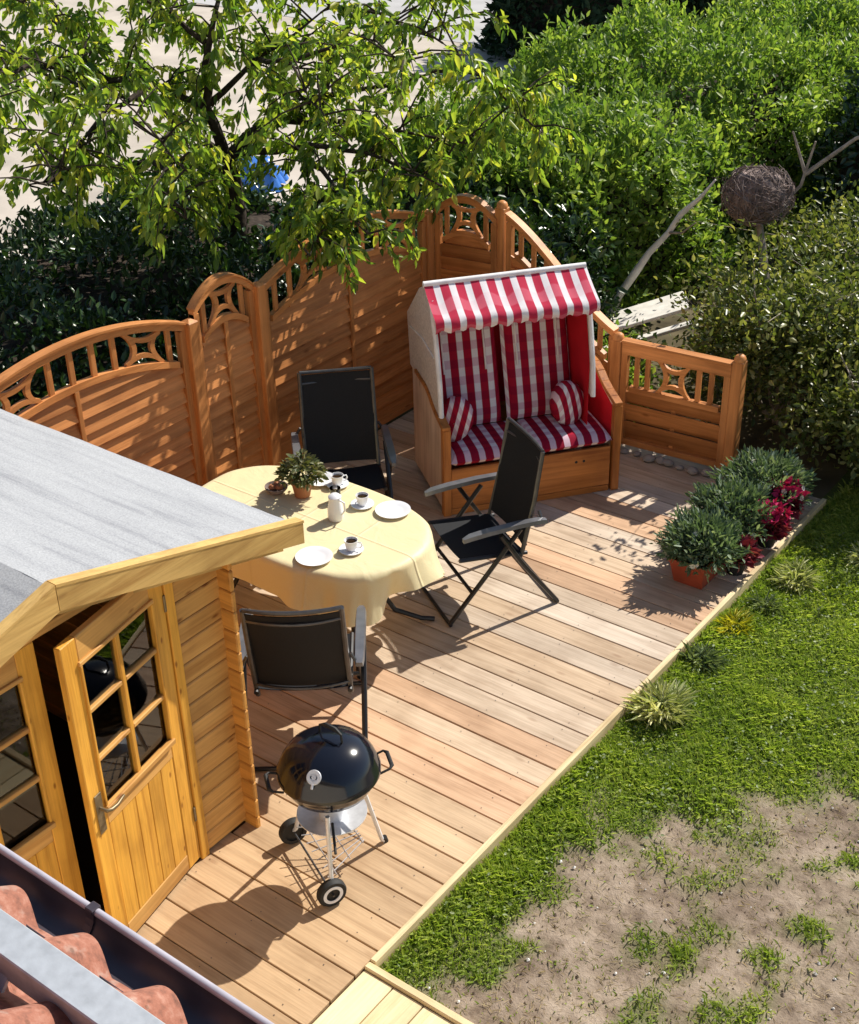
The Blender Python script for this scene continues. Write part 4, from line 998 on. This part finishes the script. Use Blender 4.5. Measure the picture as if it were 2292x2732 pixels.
def core(x0, x1, y0, y1, zt, inset=.25):
    """rough inner mass of twigs and old leaves"""
    bm = bmesh.new(); bmesh.ops.create_cube(bm, size=1); bmesh.ops.subdivide_edges(bm, edges=bm.edges[:], cuts=9, use_grid_fill=True)
    for v in bm.verts:
        c = v.co*2; rad = (abs(c.x)**4+abs(c.y)**4+max(0, c.z)**4)**.25; k = 1/max(rad, 1)**.8
        v.co = Vector(((x0+x1)/2+c.x*k*((x1-x0)/2-inset), (y0+y1)/2+c.y*k*((y1-y0)/2-inset), GZ+(c.z*k+1)/2*(zt-GZ-inset)))
        v.co += Vector((random.uniform(-.07, .07), random.uniform(-.07, .07), random.uniform(-.07, .07)))
    m = MB(); bm.verts.index_update(); m.add([v.co[:] for v in bm.verts], [[v.index for v in f.verts] for f in bm.faces]); bm.free(); return m
def hedge(name, label, n, box, mat, size, seed, lump=.2, inner=.12, up=.3, wr=.45, cat='hedge', group=None, corem='bark', inset=.28, sprigs=0):
    o = empty(name, ((box[0]+box[1])/2, (box[2]+box[3])/2, GZ)); tag(o, label, cat, group)
    off = np.array([(box[0]+box[1])/2, (box[2]+box[3])/2, GZ])
    P, Nn = hedge_cloud(n, *box, lump, inner, seed)
    r = np.random.default_rng(seed+50)
    if sprigs:                                      # shoots that stand out of the top
        b = r.choice(len(P), sprigs); k = 9
        base = P[b]; dirs = unit(Nn[b]*.5+np.array([0, 0, 1.])+r.normal(size=(sprigs, 3))*.25); ln = .12+.22*r.random(sprigs)
        sp = (base[:, None, :]+dirs[:, None, :]*(ln[:, None]*np.linspace(.1, 1, k))[:, :, None]).reshape(-1, 3)
        P = np.concatenate([P, sp]); Nn = np.concatenate([Nn, np.repeat(dirs, k, 0)])
    n = len(P)
    D = Nn*.55+r.normal(size=(n, 3))*.65+np.array([0, 0, up])
    nr = unit(Nn*.8+np.array([0, 0, .6])+r.normal(size=(n, 3))*.55)
    link('crown', leaves('crown', P-off, D, size*(.65+.7*r.random(n)), wr, .25, .12, nr), mat, o)
    m = core(*box, inset); m.v = [(x-off[0], y-off[1], z-off[2]) for x, y, z in m.v]; m.build('inner_branches', corem, o)
    return o
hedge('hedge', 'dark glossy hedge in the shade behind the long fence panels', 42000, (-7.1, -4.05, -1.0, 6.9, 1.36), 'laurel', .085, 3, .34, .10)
hedge('hedge', 'big bright green hedge running back from the fence corner', 84000, (-5.5, -2.75, 6.4, 15.5, 1.80), 'hedge', .078, 5, .42, .10, .45, .46, sprigs=900)
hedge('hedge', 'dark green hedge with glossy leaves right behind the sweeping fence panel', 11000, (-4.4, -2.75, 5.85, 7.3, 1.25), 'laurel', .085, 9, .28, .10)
hedge('conifer_hedge', 'dark conifer hedge in the distance by the road', 16000, (-11.5, -5.9, 17.2, 20.5, 2.0), 'farhedge', .16, 8, .3, .1)
hedge('hedge', 'tall shady hedge standing behind the bright green hedge', 16000, (-2.6, 3.5, 10.5, 13.0, 1.95), 'laurel', .10, 12, .35, .1)

def shrub(cx, cy, rx, ry, h, n, seed, label, mat='shrub', size=.056, z0=GZ, stems=9, name='shrub', group=None, holes=.35, stemmat='palebark'):
    o = empty(name, (cx, cy, z0)); tag(o, label, 'shrub', group); r = np.random.default_rng(seed)
    # branching stems with clusters of leaves
    st = MB(); C = []
    for k in range(stems):
        a = 2*math.pi*(k+r.random()*.7)/stems; e = .35+.65*r.random(); top = Vector((math.cos(a)*rx*e*.95, math.sin(a)*ry*e*.95, h*(.55+.45*(1-e*e))*(.85+.25*r.random())))
        b = Vector((top.x*.12, top.y*.12, 0)); mid = b.lerp(top, .5)+Vector((r.normal()*.08, r.normal()*.08, h*.12))
        st.tube([b, mid, top], [.022, .014, .005], 6)
        for q in range(7):
            t = .25+.75*r.random(); p = b.lerp(top, t)+Vector((0, 0, h*.1*math.sin(t*3))); d = Vector((r.normal(), r.normal(), .4+.5*r.random()))*(.16*h+.12); st.tube([p, p+d], [.006, .002], 4)
            C.append(p+d)
            C.append(p+d*.55)
    # fill the dome with extra clusters near its surface
    m = int(60*rx*ry/.5)
    for _ in range(max(m, 40)):
        a = r.random()*6.283; e = math.sqrt(r.random()); zz = h*math.sqrt(max(0, 1-e*e*.85))*(.72+.33*r.random()); zz *= (1-.5*(r.random()**4))
        C.append(Vector((math.cos(a)*rx*e, math.sin(a)*ry*e, max(.06, zz*(.25+.75*r.random()**.45)))))
    C = np.array([tuple(c) for c in C]); w = r.choice(len(C), n); P = C[w]+r.normal(size=(n, 3))*np.array([.11, .11, .09])*(h/1.2)**.5
    P[:, 2] = np.maximum(P[:, 2], .015)
    D = unit(P-np.array([0, 0, h*.3]))*.5+r.normal(size=(n, 3))*.7+np.array([0, 0, .25])
    link('crown', leaves('crown', P, D, size*(.6+.8*r.random(n)), .5), mat, o); st.build('stem', stemmat, o, True)
    return o
G = 'olive green shrubs beyond the low fence panel'
shrub(-.85, 6.75, .95, .75, 1.22, 12500, 31, 'olive green shrub directly behind the low fence panel', group=G)
shrub(.35, 6.35, .85, .75, 1.0, 11000, 32, 'olive green shrub behind the flower troughs at the deck corner', group=G)
shrub(-.70, 8.35, 1.0, 1.0, 1.42, 14500, 33, 'olive green shrub around the big twig nest', group=G)
shrub(.35, 7.9, 1.1, 1.0, 1.42, 13500, 34, 'tall olive green shrub beside the twig nest shrub', group=G)
shrub(1.55, 6.0, .7, .7, .75, 6000, 36, 'low olive green shrub at the edge of the lawn', group=G)
shrub(1.7, 7.0, 1.0, 1.1, 1.3, 8000, 37, 'wide olive green shrub at the far corner of the lawn', group=G)
shrub(-1.98, 6.0, .30, .28, .55, 2000, 38, 'small bright green shrub behind the sweeping fence panel', 'hedge', .06)

def twig_nest():
    c = Vector((-1.62, 7.62, 1.50)); o = empty('twig_nest', c); tag(o, 'big round nest woven of brown twigs on top of a bare branch', 'nest')
    r = np.random.default_rng(77); m = MB()
    for k in range(620):
        a = r.random()*6.283; zz = r.random()*2-1; rr = math.sqrt(1-zz*zz); d = Vector((rr*math.cos(a), rr*math.sin(a), zz*.82)); rad = .30*(.80+.22*r.random())
        t = d.cross(Vector(r.normal(size=3))).normalized(); ln = .10+.16*r.random(); p = d*rad
        p0 = (p-t*ln*.5); p1 = p+d*.018; p2 = p+t*ln*.5+d*.02*r.random()
        if p2.z > .20: p2.z *= .9
        m.tube([p0, p1, p2], [.0025, .004, .002], 3, False)
    m.build('twigs', 'twig', o)
    mb = MB().lathe([(.001, -.22), (.12, -.20), (.21, -.12), (.25, 0), (.22, .12), (.14, .19), (.001, .16)], 20); mb.build('inner_ball', 'twig', o, True)
    b = tag(empty('bare_branch', (-1.60, 7.70, GZ)), 'bare pale stem carrying the twig nest in the shrub', 'branch')
    MB().tube([(.30, -.25, .0), (.22, -.20, .7), (.10, -.12, 1.1), (0, -.07, 1.40)], [.045, .04, .036, .028], 8).build('stem', 'palebark', b, True)
    for pts in ([(.02, .0, 1.35), (.28, .10, 1.65), (.34, .16, 2.02)], [(.30, .12, 1.75), (.62, .30, 2.05), (.95, .45, 2.22)], [(.16, -.14, .95), (-.12, -.30, .88), (-.30, -.42, .74)], [(.16, -.14, .95), (.05, -.30, .80)], [(.30, .12, 1.75), (.14, .14, 2.08)]):
        MB().tube(pts, [.020, .015, .009][:len(pts)] if len(pts) == 3 else [.016, .008], 7).build('twig', 'palebark', b, True)
    b2 = tag(empty('bare_branch', (.1, 8.2, GZ)), 'thin bare twig sticking out of the tall olive shrub', 'branch')
    MB().tube([(0, 0, 0), (.1, .1, 1.1), (-.12, -.05, 1.45), (.25, -.35, 1.70)], [.02, .016, .013, .006], 7).build('stem', 'palebark', b2, True)
twig_nest()
def timber():
    fb = tag(empty('fallen_branch', (-2.86, 7.44, GZ)), 'thick pale dead branch leaning into the shrub below the twig nest', 'branch')
    MB().tube([(.0, .0, .30), (.05, .02, .46), (.17, .07, .68), (.27, .14, .88), (.42, .20, 1.08), (.50, .26, 1.25), (.66, .30, 1.42), (.76, .36, 1.58)], [.040, .037, .039, .031, .026, .028, .018, .009], 9).build('stem', 'whitewood', fb, True)
    MB().tube([(.0, .0, .32), (-.02, -.04, 0)], [.05, .055], 9).build('butt', 'palebark', fb, True)
    MB().tube([(.42, .20, 1.08), (.60, .10, 1.14), (.72, .12, 1.25)], [.014, .010, .005], 6).build('twig', 'palebark', fb, True)
    for k, (a, b, w, h, lab) in enumerate((((-2.62, 6.85, .30), (-2.05, 7.35, .50), .17, .03, 'wide white plank lying on the ground behind the sweeping panel'),
                                 ((-2.50, 6.60, .22), (-1.75, 7.30, .48), .08, .03, 'narrow pale plank lying next to the wide white plank'),
                                 ((-2.75, 7.10, .27), (-2.2, 7.6, .47), .22, .025, 'broad white board lying furthest under the leaning plank'))):
        m = MB().beam(a, b, w, h, c=.004); mid = (Vector(a)+Vector(b))/2; m.v = [tuple(Vector(v)-mid) for v in m.v]
        o = m.build('pale_plank', 'whitewood'); o.location = mid; tag(o, lab, 'plank', 'pale planks left behind the fence')
timber()

def peach_tree():
    o = empty('peach_tree', (-5.2, 5.05, GZ)); tag(o, 'spreading fruit tree with drooping yellow-green leaves behind the fence', 'tree')
    r = np.random.default_rng(5); off = Vector((-5.2, 5.05, GZ)); tk = MB(); br = MB(); tips = []
    tk.tube([Vector(p)-off for p in ((-5.2, 5.05, GZ), (-5.22, 5.02, .8), (-5.18, 4.95, 1.6), (-5.14, 4.88, 1.95))], [.13, .105, .09, .082], 10)
    fork = Vector((-5.14, 4.88, 1.93))
    def limb(start, mids, end, r0, twigs, spread, nl):
        pts = [start]+[Vector(m) for m in mids]+[Vector(end)]
        fine = []
        for i in range(len(pts)-1):
            for t in (0, .34, .67): fine.append(pts[i].lerp(pts[i+1], t)+Vector(r.normal(size=3))*.015)
        fine.append(pts[-1]); n = len(fine)
        br.tube([p-off for p in fine], [r0*(1-.82*i/(n-1)) for i in range(n)], 7)
        for k in range(int(twigs*1.35)):
            t = .30+.72*r.random()**.8; i = min(int(t*(n-1)), n-2); p = fine[i].lerp(fine[i+1], t*(n-1)-i if t < 1 else 1)
            d = Vector(r.normal(size=3))*Vector((1, 1, .55)); d = d.normalized()*spread*(.45+.75*r.random())
            q = p+d+Vector((0, 0, .08)); e = q+d*.35+Vector((0, 0, -.16))
            br.tube([p-off, q.lerp(p, .5)-off+Vector((0, 0, .03)), q-off, e-off], [.009, .007, .005, .0025], 5)
            tips.append((p, q, e, nl))
    S = .46
    limb(fork, [(-4.98, 5.28, 2.18), (-4.60, 5.50, 2.38)], (-3.85, 6.0, 2.55), .055, 16, S, 30)           # to the right
    limb(Vector((-4.98, 5.28, 2.18)), [(-4.3, 5.35, 2.22)], (-3.1, 5.55, 2.18), .035, 18, S, 30)
    limb(Vector((-4.60, 5.50, 2.38)), [(-4.55, 5.75, 2.75)], (-4.2, 6.3, 3.0), .03, 7, S, 24)
    limb(Vector((-3.85, 6.0, 2.55)), [(-3.3, 6.0, 2.6)], (-2.6, 5.75, 2.30), .02, 16, S, 30)
    limb(fork, [(-5.06, 4.62, 2.4), (-4.98, 4.62, 2.9)], (-4.75, 4.75, 3.55), .055, 16, S, 30)             # upright
    limb(Vector((-5.06, 4.62, 2.4)), [(-4.75, 4.95, 2.75)], (-4.25, 5.25, 3.15), .03, 14, S, 30)
    limb(Vector((-5.06, 4.62, 2.4)), [(-5.2, 4.2, 2.65)], (-5.5, 3.4, 2.9), .034, 18, S, 30)               # to the left
    limb(Vector((-5.2, 4.2, 2.65)), [(-5.0, 3.6, 2.6)], (-4.75, 2.75, 2.30), .026, 18, S, 30)
    limb(fork, [(-5.4, 4.3, 2.0)], (-5.6, 3.2, 2.05), .035, 14, S, 28)
    limb(fork, [(-5.9, 4.8, 2.3)], (-6.9, 4.2, 2.6), .04, 16, S, 30)
    limb(Vector((-5.9, 4.8, 2.3)), [(-6.2, 4.5, 2.8)], (-6.4, 4.0, 3.2), .03, 16, S, 30)
    limb(Vector((-5.4, 4.3, 2.0)), [(-4.7, 3.9, 2.05)], (-4.2, 3.5, 1.95), .03, 13, S*.8, 28)             # low, near the fence
    limb(fork, [(-4.3, 4.85, 2.15), (-3.7, 4.55, 2.0)], (-3.08, 4.2, 1.85), .035, 18, S*.8, 34)           # over the fence
    limb(Vector((-3.7, 4.55, 2.0)), [(-3.5, 4.1, 1.98)], (-3.22, 3.72, 1.80), .018, 13, S*.62, 30)
    limb(Vector((-4.3, 4.85, 2.15)), [(-3.7, 5.0, 2.15)], (-3.0, 5.05, 1.98), .026, 13, S*.75, 28)
    limb(Vector((-4.75, 4.95, 2.75)), [(-4.1, 4.6, 2.85)], (-3.3, 4.05, 2.70), .024, 11, S, 24)
    limb(Vector((-4.1, 4.6, 2.85)), [(-3.6, 4.8, 3.05)], (-3.1, 4.75, 2.95), .018, 9, S, 24)
    limb(Vector((-4.25, 5.25, 3.15)), [(-3.8, 5.4, 3.1)], (-3.2, 5.5, 2.85), .018, 9, S, 24)
    limb(Vector((-5.0, 3.6, 2.6)), [(-4.4, 3.4, 2.6)], (-3.75, 3.15, 2.45), .018, 8, S, 24)
    limb(Vector((-4.98, 4.62, 2.9)), [(-5.3, 4.5, 3.2)], (-5.8, 4.2, 3.4), .025, 14, S, 30)
    limb(Vector((-5.5, 3.4, 2.9)), [(-5.4, 3.0, 2.9)], (-5.2, 2.5, 2.75), .02, 12, S, 30)
    P, D = [], []
    for p, q, e, nl in tips:
        for k in range(int(nl*1.25)):
            t = r.random(); b = (p.lerp(q, .35+.65*t) if r.random() < .55 else q.lerp(e, t))
            P.append(tuple(b-off)); dd = (e-p).normalized()*.45+Vector(r.normal(size=3))*.42+Vector((0, 0, -.55)); D.append(tuple(dd))
    P = np.array(P)+r.normal(size=(len(P), 3))*.025; D = np.array(D); n = len(P)
    nr = unit(np.array([.2, .4, .8])+r.normal(size=(n, 3))*.7)
    link('crown', leaves('crown', P, D, 0.055+.075*r.random(n)**1.3, .40, .3, .22, nr), 'peach', o)
    tk.build('trunk', 'bark', o, True); br.build('limbs', 'bark', o, True)
peach_tree()

def blue_car_cover():
    # something blue stands in the yard behind the tree: a tarpaulin draped over a low stack
    vs = []; fs = []; n = 18; r = np.random.default_rng(3)
    for j in range(n+1):
        for i in range(n+1):
            u, v = i/n*2-1, j/n*2-1; e = max(abs(u), abs(v)); z = .36*(1-max(0, e-.62)/.38*.96)+.03*math.sin(u*7)*math.cos(v*6)
            vs.append((u*(.42+.05*math.sin(v*9)), v*(.30+.05*math.sin(u*8)), max(.0, z+r.normal()*.008)))
    for j in range(n):
        for i in range(n): a = j*(n+1)+i; fs.append((a, a+1, a+n+2, a+n+1))
    o = MB().add(vs, fs).build('tarpaulin', 'blue', None, 'all'); o.location = (-9.2, 9.2, GZ); o.rotation_euler = (0, 0, .6)
    tag(o, 'blue tarpaulin over a low heap in the sandy yard behind the tree', 'tarpaulin')
blue_car_cover()

def trough(y0, y1, x0, x1, label, plabel, seed, rx, ry, h, flowers):
    o = empty('flower_trough', ((x0+x1)/2, (y0+y1)/2, 0)); tag(o, label, 'flower pot', 'terracotta flower troughs on the deck')
    w, l = (x1-x0)/2, (y1-y0)/2; m = MB(); k = .82
    vs = []
    for (s, z) in ((k, .0), (1, .165), (1.06, .165), (1.06, .19), (.95, .19), (.93, .15)): vs += [(-w*s, -l*(s if s < 1 else 1+(s-1)*.5), z), (w*s, -l*(s if s < 1 else 1+(s-1)*.5), z), (w*s, l*(s if s < 1 else 1+(s-1)*.5), z), (-w*s, l*(s if s < 1 else 1+(s-1)*.5), z)]
    fs = [(3, 2, 1, 0)]
    for j in range(5):
        for i in range(4): fs.append((j*4+i, j*4+(i+1) % 4, j*4+4+(i+1) % 4, j*4+4+i))
    m.add(vs, fs).build('box', 'terracotta', o); MB().box(-w*.92, w*.92, -l*.92, l*.92, .135, .155).build('soil', 'soil', o)
    p = empty('chrysanthemum', ((x0+x1)/2, (y0+y1)/2, .17)); tag(p, plabel, 'plant', 'bushy grey green plants in the troughs'); r = np.random.default_rng(seed)
    n = 3600; a = r.random(n)*6.283; zz = r.random(n); el = np.arccos(1-1.05*zz); rad = (.74+.34*r.random(n))*(1+.55*(vnoise(a*2.2, el*3, 1.4, seed)-.5))
    Pp = np.stack([np.cos(a)*np.sin(el)*rx*rad, np.sin(a)*np.sin(el)*ry*rad, np.cos(el)*h*rad+.02], 1)*(1-.45*(r.random(n)[:, None]**2.5))
    Dd = unit(Pp+np.array([0, 0, .02]))+r.normal(size=(n, 3))*.5+np.array([0, 0, .35])
    link('foliage', leaves('foliage', Pp, Dd, .03+.05*r.random(n)**1.5, .30, .3, .1), 'mum', p)
    s = MB()
    for k_ in range(14): t = k_*.45; s.tube([(0, 0, 0), (rx*.4*math.cos(t), ry*.4*math.sin(t), h*.45), (rx*.75*math.cos(t), ry*.75*math.sin(t), h*.62)], [.006, .004, .002], 5)
    s.build('stem', 'twig', p)
    for k_ in range(flowers):
        t = r.random()*6.283; e = .3+1.1*r.random(); c = np.array([math.cos(t)*math.sin(e)*rx*1.05, math.sin(t)*math.sin(e)*ry*1.05, math.cos(e)*h*1.06])
        q = np.linspace(0, 6.283, 11)[:-1]; nd = c/np.linalg.norm(c); ax1 = np.cross(nd, [0, 0, 1.]); ax1 /= np.linalg.norm(ax1); ax2 = np.cross(nd, ax1)
        dd = np.cos(q)[:, None]*ax1+np.sin(q)[:, None]*ax2+nd*.35
        link('blossom', leaves('blossom', np.repeat(c[None], 10, 0), dd, .024, .55, .1, .05, np.repeat(nd[None], 10, 0)), 'whitepetal', p)
trough(3.96, 4.40, -.40, -.15, 'terracotta trough nearest the table chairs on the deck', 'bushy grey green plant with white buds in the trough nearest the chairs', 61, .25, .28, .20, 9)
trough(4.46, 4.90, -.42, -.17, 'terracotta trough in the middle of the row by the lawn', 'bushy grey green plant in the middle trough', 62, .27, .31, .20, 7)
trough(4.98, 5.42, -.40, -.15, 'terracotta trough next to the low fence panel post', 'bushy grey green plant with white flowers beside the fence post', 63, .31, .32, .21, 16)
def red_plant(x, y, label, mat, seed, r0, h, mat2=None, name='red_plant', pot=True):
    o = empty(name, (x, y, 0)); tag(o, label, 'plant', 'red leaved pot plants along the deck edge'); r = np.random.default_rng(seed)
    if pot: MB().lathe([(.001, .0), (.055, .0), (.075, .095), (.080, .096), (.080, .115), (.070, .115), (.066, .09), (.001, .09)], 22).build('pot', 'rubber', o, True)
    n = 340; a = r.random(n)*6.283; e = r.random(n)**.5; P = np.stack([np.cos(a)*r0*e*.7, np.sin(a)*r0*e*.7, .11+h*(1-e*e*.7)*r.random(n)], 1); D = np.stack([np.cos(a), np.sin(a), .5+.6*r.normal(size=n)], 1)
    link('foliage', leaves('foliage', P, D, .05+.04*r.random(n), .5), mat, o)
    if mat2:
        n = 130; a = r.random(n)*6.283; e = r.random(n)**.5; P = np.stack([np.cos(a)*r0*e, np.sin(a)*r0*e, .12+h*(1.15-.5*e*e)], 1); D = r.normal(size=(n, 3))+np.array([0, 0, .5])
        link('blossom', leaves('blossom', P, D, .045+.02*r.random(n), .7), mat2, o)
red_plant(-.09, 4.33, 'wine red leafy pot plant closest to the first trough', 'wineleaf', 71, .15, .14)
red_plant(-.07, 4.78, 'magenta flowering pot plant beside the middle trough', 'wineleaf', 72, .14, .16, 'pinkpetal')
red_plant(-.10, 5.10, 'magenta flowering pot plant beside the last trough', 'wineleaf', 73, .13, .18, 'pinkpetal')
def stones():
    r = np.random.default_rng(9)
    for k in range(9):
        x = -1.55+k*.095+r.normal()*.015; s = .035+.02*r.random()
        mb = MB().lathe([(.001, -.5), (.55, -.42), (.95, -.1), (.9, .2), (.5, .45), (.001, .5)], 9); mb.v = [(a*s*(1+.2*r.normal()*.3), b*s*.8, c*s*1.1+s*.45) for a, b, c in mb.v]
        o = mb.build('stone', 'pebble', None, True); o.location = (x, 5.375+.045*r.random()+.05*(x+1.6), 0); o.rotation_euler = (0, 0, r.random()*6); tag(o, 'rounded grey stone lying along the foot of the low fence panel', 'stone', 'stones along the low fence panel')
stones()
def edge_plant(x, y, label, mat, seed, n, ln, h):
    o = empty('edge_plant', (x, y, GZ)); tag(o, label, 'plant', 'small plants growing along the deck edge'); r = np.random.default_rng(seed)
    a = r.random(n)*6.283; e = .35+.75*r.random(n)
    q = r.random(n)**.7; P = np.stack([np.cos(a)*ln*.62*q, np.sin(a)*ln*.62*q, .01+h*(1-.6*q)*r.random(n)], 1); D = np.stack([np.cos(a)*e, np.sin(a)*e, .25+.9*r.random(n)], 1)+r.normal(size=(n, 3))*.55
    wob = r.uniform(.7, 1.25, 3)*np.array([1, 1, .9]); P = P*wob+np.array([r.normal()*.02, r.normal()*.02, 0])*(P[:, 2:]/.06); D = D+np.array([r.normal()*.25, r.normal()*.25, 0])
    link('foliage', leaves('foliage', P, D, ln*.58*(.4+.9*r.random(n)), .11, .3, .35, unit(np.stack([-np.cos(a)*.3, -np.sin(a)*.3, np.ones(n)], 1))), mat, o)
edge_plant(.20, 2.80, 'cream variegated grassy plant at the middle of the deck edge', 'vario', 81, 620, .19, .13)
edge_plant(.16, 3.32, 'grey green low plant at the deck edge between two bright ones', 'greyleaf', 82, 260, .16, .08)
edge_plant(.19, 3.78, 'bright yellow spiky plant at the deck edge', 'yellowleaf', 83, 200, .14, .12)
edge_plant(.28, 4.50, 'pale variegated plant at the deck edge beside the flower troughs', 'vario', 84, 380, .16, .10)
edge_plant(.22, 4.12, 'grey green low plant below the first flower trough', 'greyleaf', 85, 160, .13, .07)
edge_plant(.55, 5.05, 'small variegated plant in the shade below the olive shrub', 'vario', 86, 180, .14, .10)

# ------------------------------------------------------------------ grass, straw, pebbles
def grass():
    N = 340000; x = .04+3.3*rng.random(N)**1.15; y = -1.0+7.0*rng.random(N)
    t = turf_amount(x, y); keep = (rng.random(N) < np.maximum(t**1.2, .07*vnoise(x, y, 5, 77))*(.55+.45*vnoise(x, y, 6, 31))) & ~((y < .30) & (x < 2.35))
    x, y, t = x[keep], y[keep], t[keep]; n = len(x)
    a = rng.random(n)*6.283; h = (.016+.034*rng.random(n))*(.6+.7*vnoise(x, y, 5, 33))*(.55+.45*t); w = .0022+.0024*rng.random(n); lean = (.35+1.1*rng.random(n))*h
    near = np.clip(1-(x-.036)/.10, 0, 1); h = h*(1+.4*near)
    z0 = GZ + .018*(vnoise(x, y, 3, 1)-.5)+.012*(vnoise(x, y, 9, 2)-.5)-.004
    ca, sa = np.cos(a), np.sin(a)
    V = np.stack([np.stack([x-sa*w, y+ca*w, z0], 1), np.stack([x+sa*w, y-ca*w, z0], 1), np.stack([x+ca*lean*.45+sa*w*.7, y+sa*lean*.45-ca*w*.7, z0+h*.7], 1), np.stack([x+ca*lean*1.15, y+sa*lean*1.15, z0+h], 1)], 1).reshape(-1, 3)
    F = np.arange(n)[:, None]*4+np.array([0, 1, 2, 3])
    tag(link('grass', fast_mesh('grass', V, F), 'grass'), 'short green lawn grass with bald patches beside the deck', 'grass', kind='stuff')
    n = 16000; x = .1+3.*rng.random(n); y = -.6+5*rng.random(n); k = (rng.random(n) > turf_amount(x, y)*.85) & ~((y < .30) & (x < 2.35)); x, y = x[k], y[k]; n = len(x); a = rng.random(n)*6.283
    P = np.stack([x, y, GZ+.003+.005*rng.random(n)], 1); D = np.stack([np.cos(a), np.sin(a), .05*rng.normal(size=n)], 1)
    tag(link('straw', leaves('straw', P, D, .012+.035*rng.random(n), .07), 'straw'), 'dry straw and dead grass lying on the bare soil', 'straw', kind='stuff')
    m = MB(); r = random.Random(4)
    for i in range(420):
        x, y = .15+3*r.random(), -.4+4.5*r.random()
        if float(turf_amount(x, y)) > .5 or (y < .32 and x < 2.36): continue
        s = .004+.009*r.random()**2
        vs = [(x+s*math.cos(t)*r.uniform(.7, 1.2), y+s*math.sin(t)*r.uniform(.7, 1.2), GZ+.004) for t in (0, 1.26, 2.51, 3.77, 5.03)]+[(x, y, GZ+.004+s*.9)]
        m.add(vs, [(i_, (i_+1) % 5, 5) for i_ in range(5)])
    tag(m.build('pebbles', 'whitepebble'), 'tiny pale pebbles scattered over the bare soil', 'pebbles', kind='stuff')
    m = MB(); r = random.Random(14)
    for i in range(1500):
        x, y = .1+3*r.random(), -.4+4.8*r.random()
        if float(turf_amount(x, y)) > .7 or (y < .32 and x < 2.36): continue
        s = .004+.012*r.random()**3
        vs = [(x+s*math.cos(t)*r.uniform(.6, 1.3), y+s*math.sin(t)*r.uniform(.6, 1.3), GZ-.004) for t in (0, 1.05, 2.1, 3.14, 4.2, 5.2)]+[(x+s*r.uniform(-.3, .3), y+s*r.uniform(-.3, .3), GZ+.003+s*.7)]
        m.add(vs, [(i_, (i_+1) % 6, 6) for i_ in range(6)])
    tag(m.build('soil_crumbs', 'crumb'), 'small crumbs of dry soil lying on the bare patch', 'soil', kind='stuff')
    # broad-leaved weeds between the blades
    n = 5200; x = .05+2.6*rng.random(n); y = .3+5*rng.random(n); k = rng.random(n) < turf_amount(x, y)*np.clip((vnoise(x, y, 3.3, 41)-.42)*5, .05, 1); x, y = x[k], y[k]; n = len(x); a = rng.random(n)*6.283
    P = np.stack([x, y, GZ+.02+.03*rng.random(n)], 1); D = np.stack([np.cos(a), np.sin(a), .3*rng.random(n)], 1)
    tag(link('lawn_weeds', leaves('lawn_weeds', P, D, .012+.018*rng.random(n), .6), 'greyleaf'), 'small clover and weed leaves among the lawn grass', 'weeds', kind='stuff')
grass()
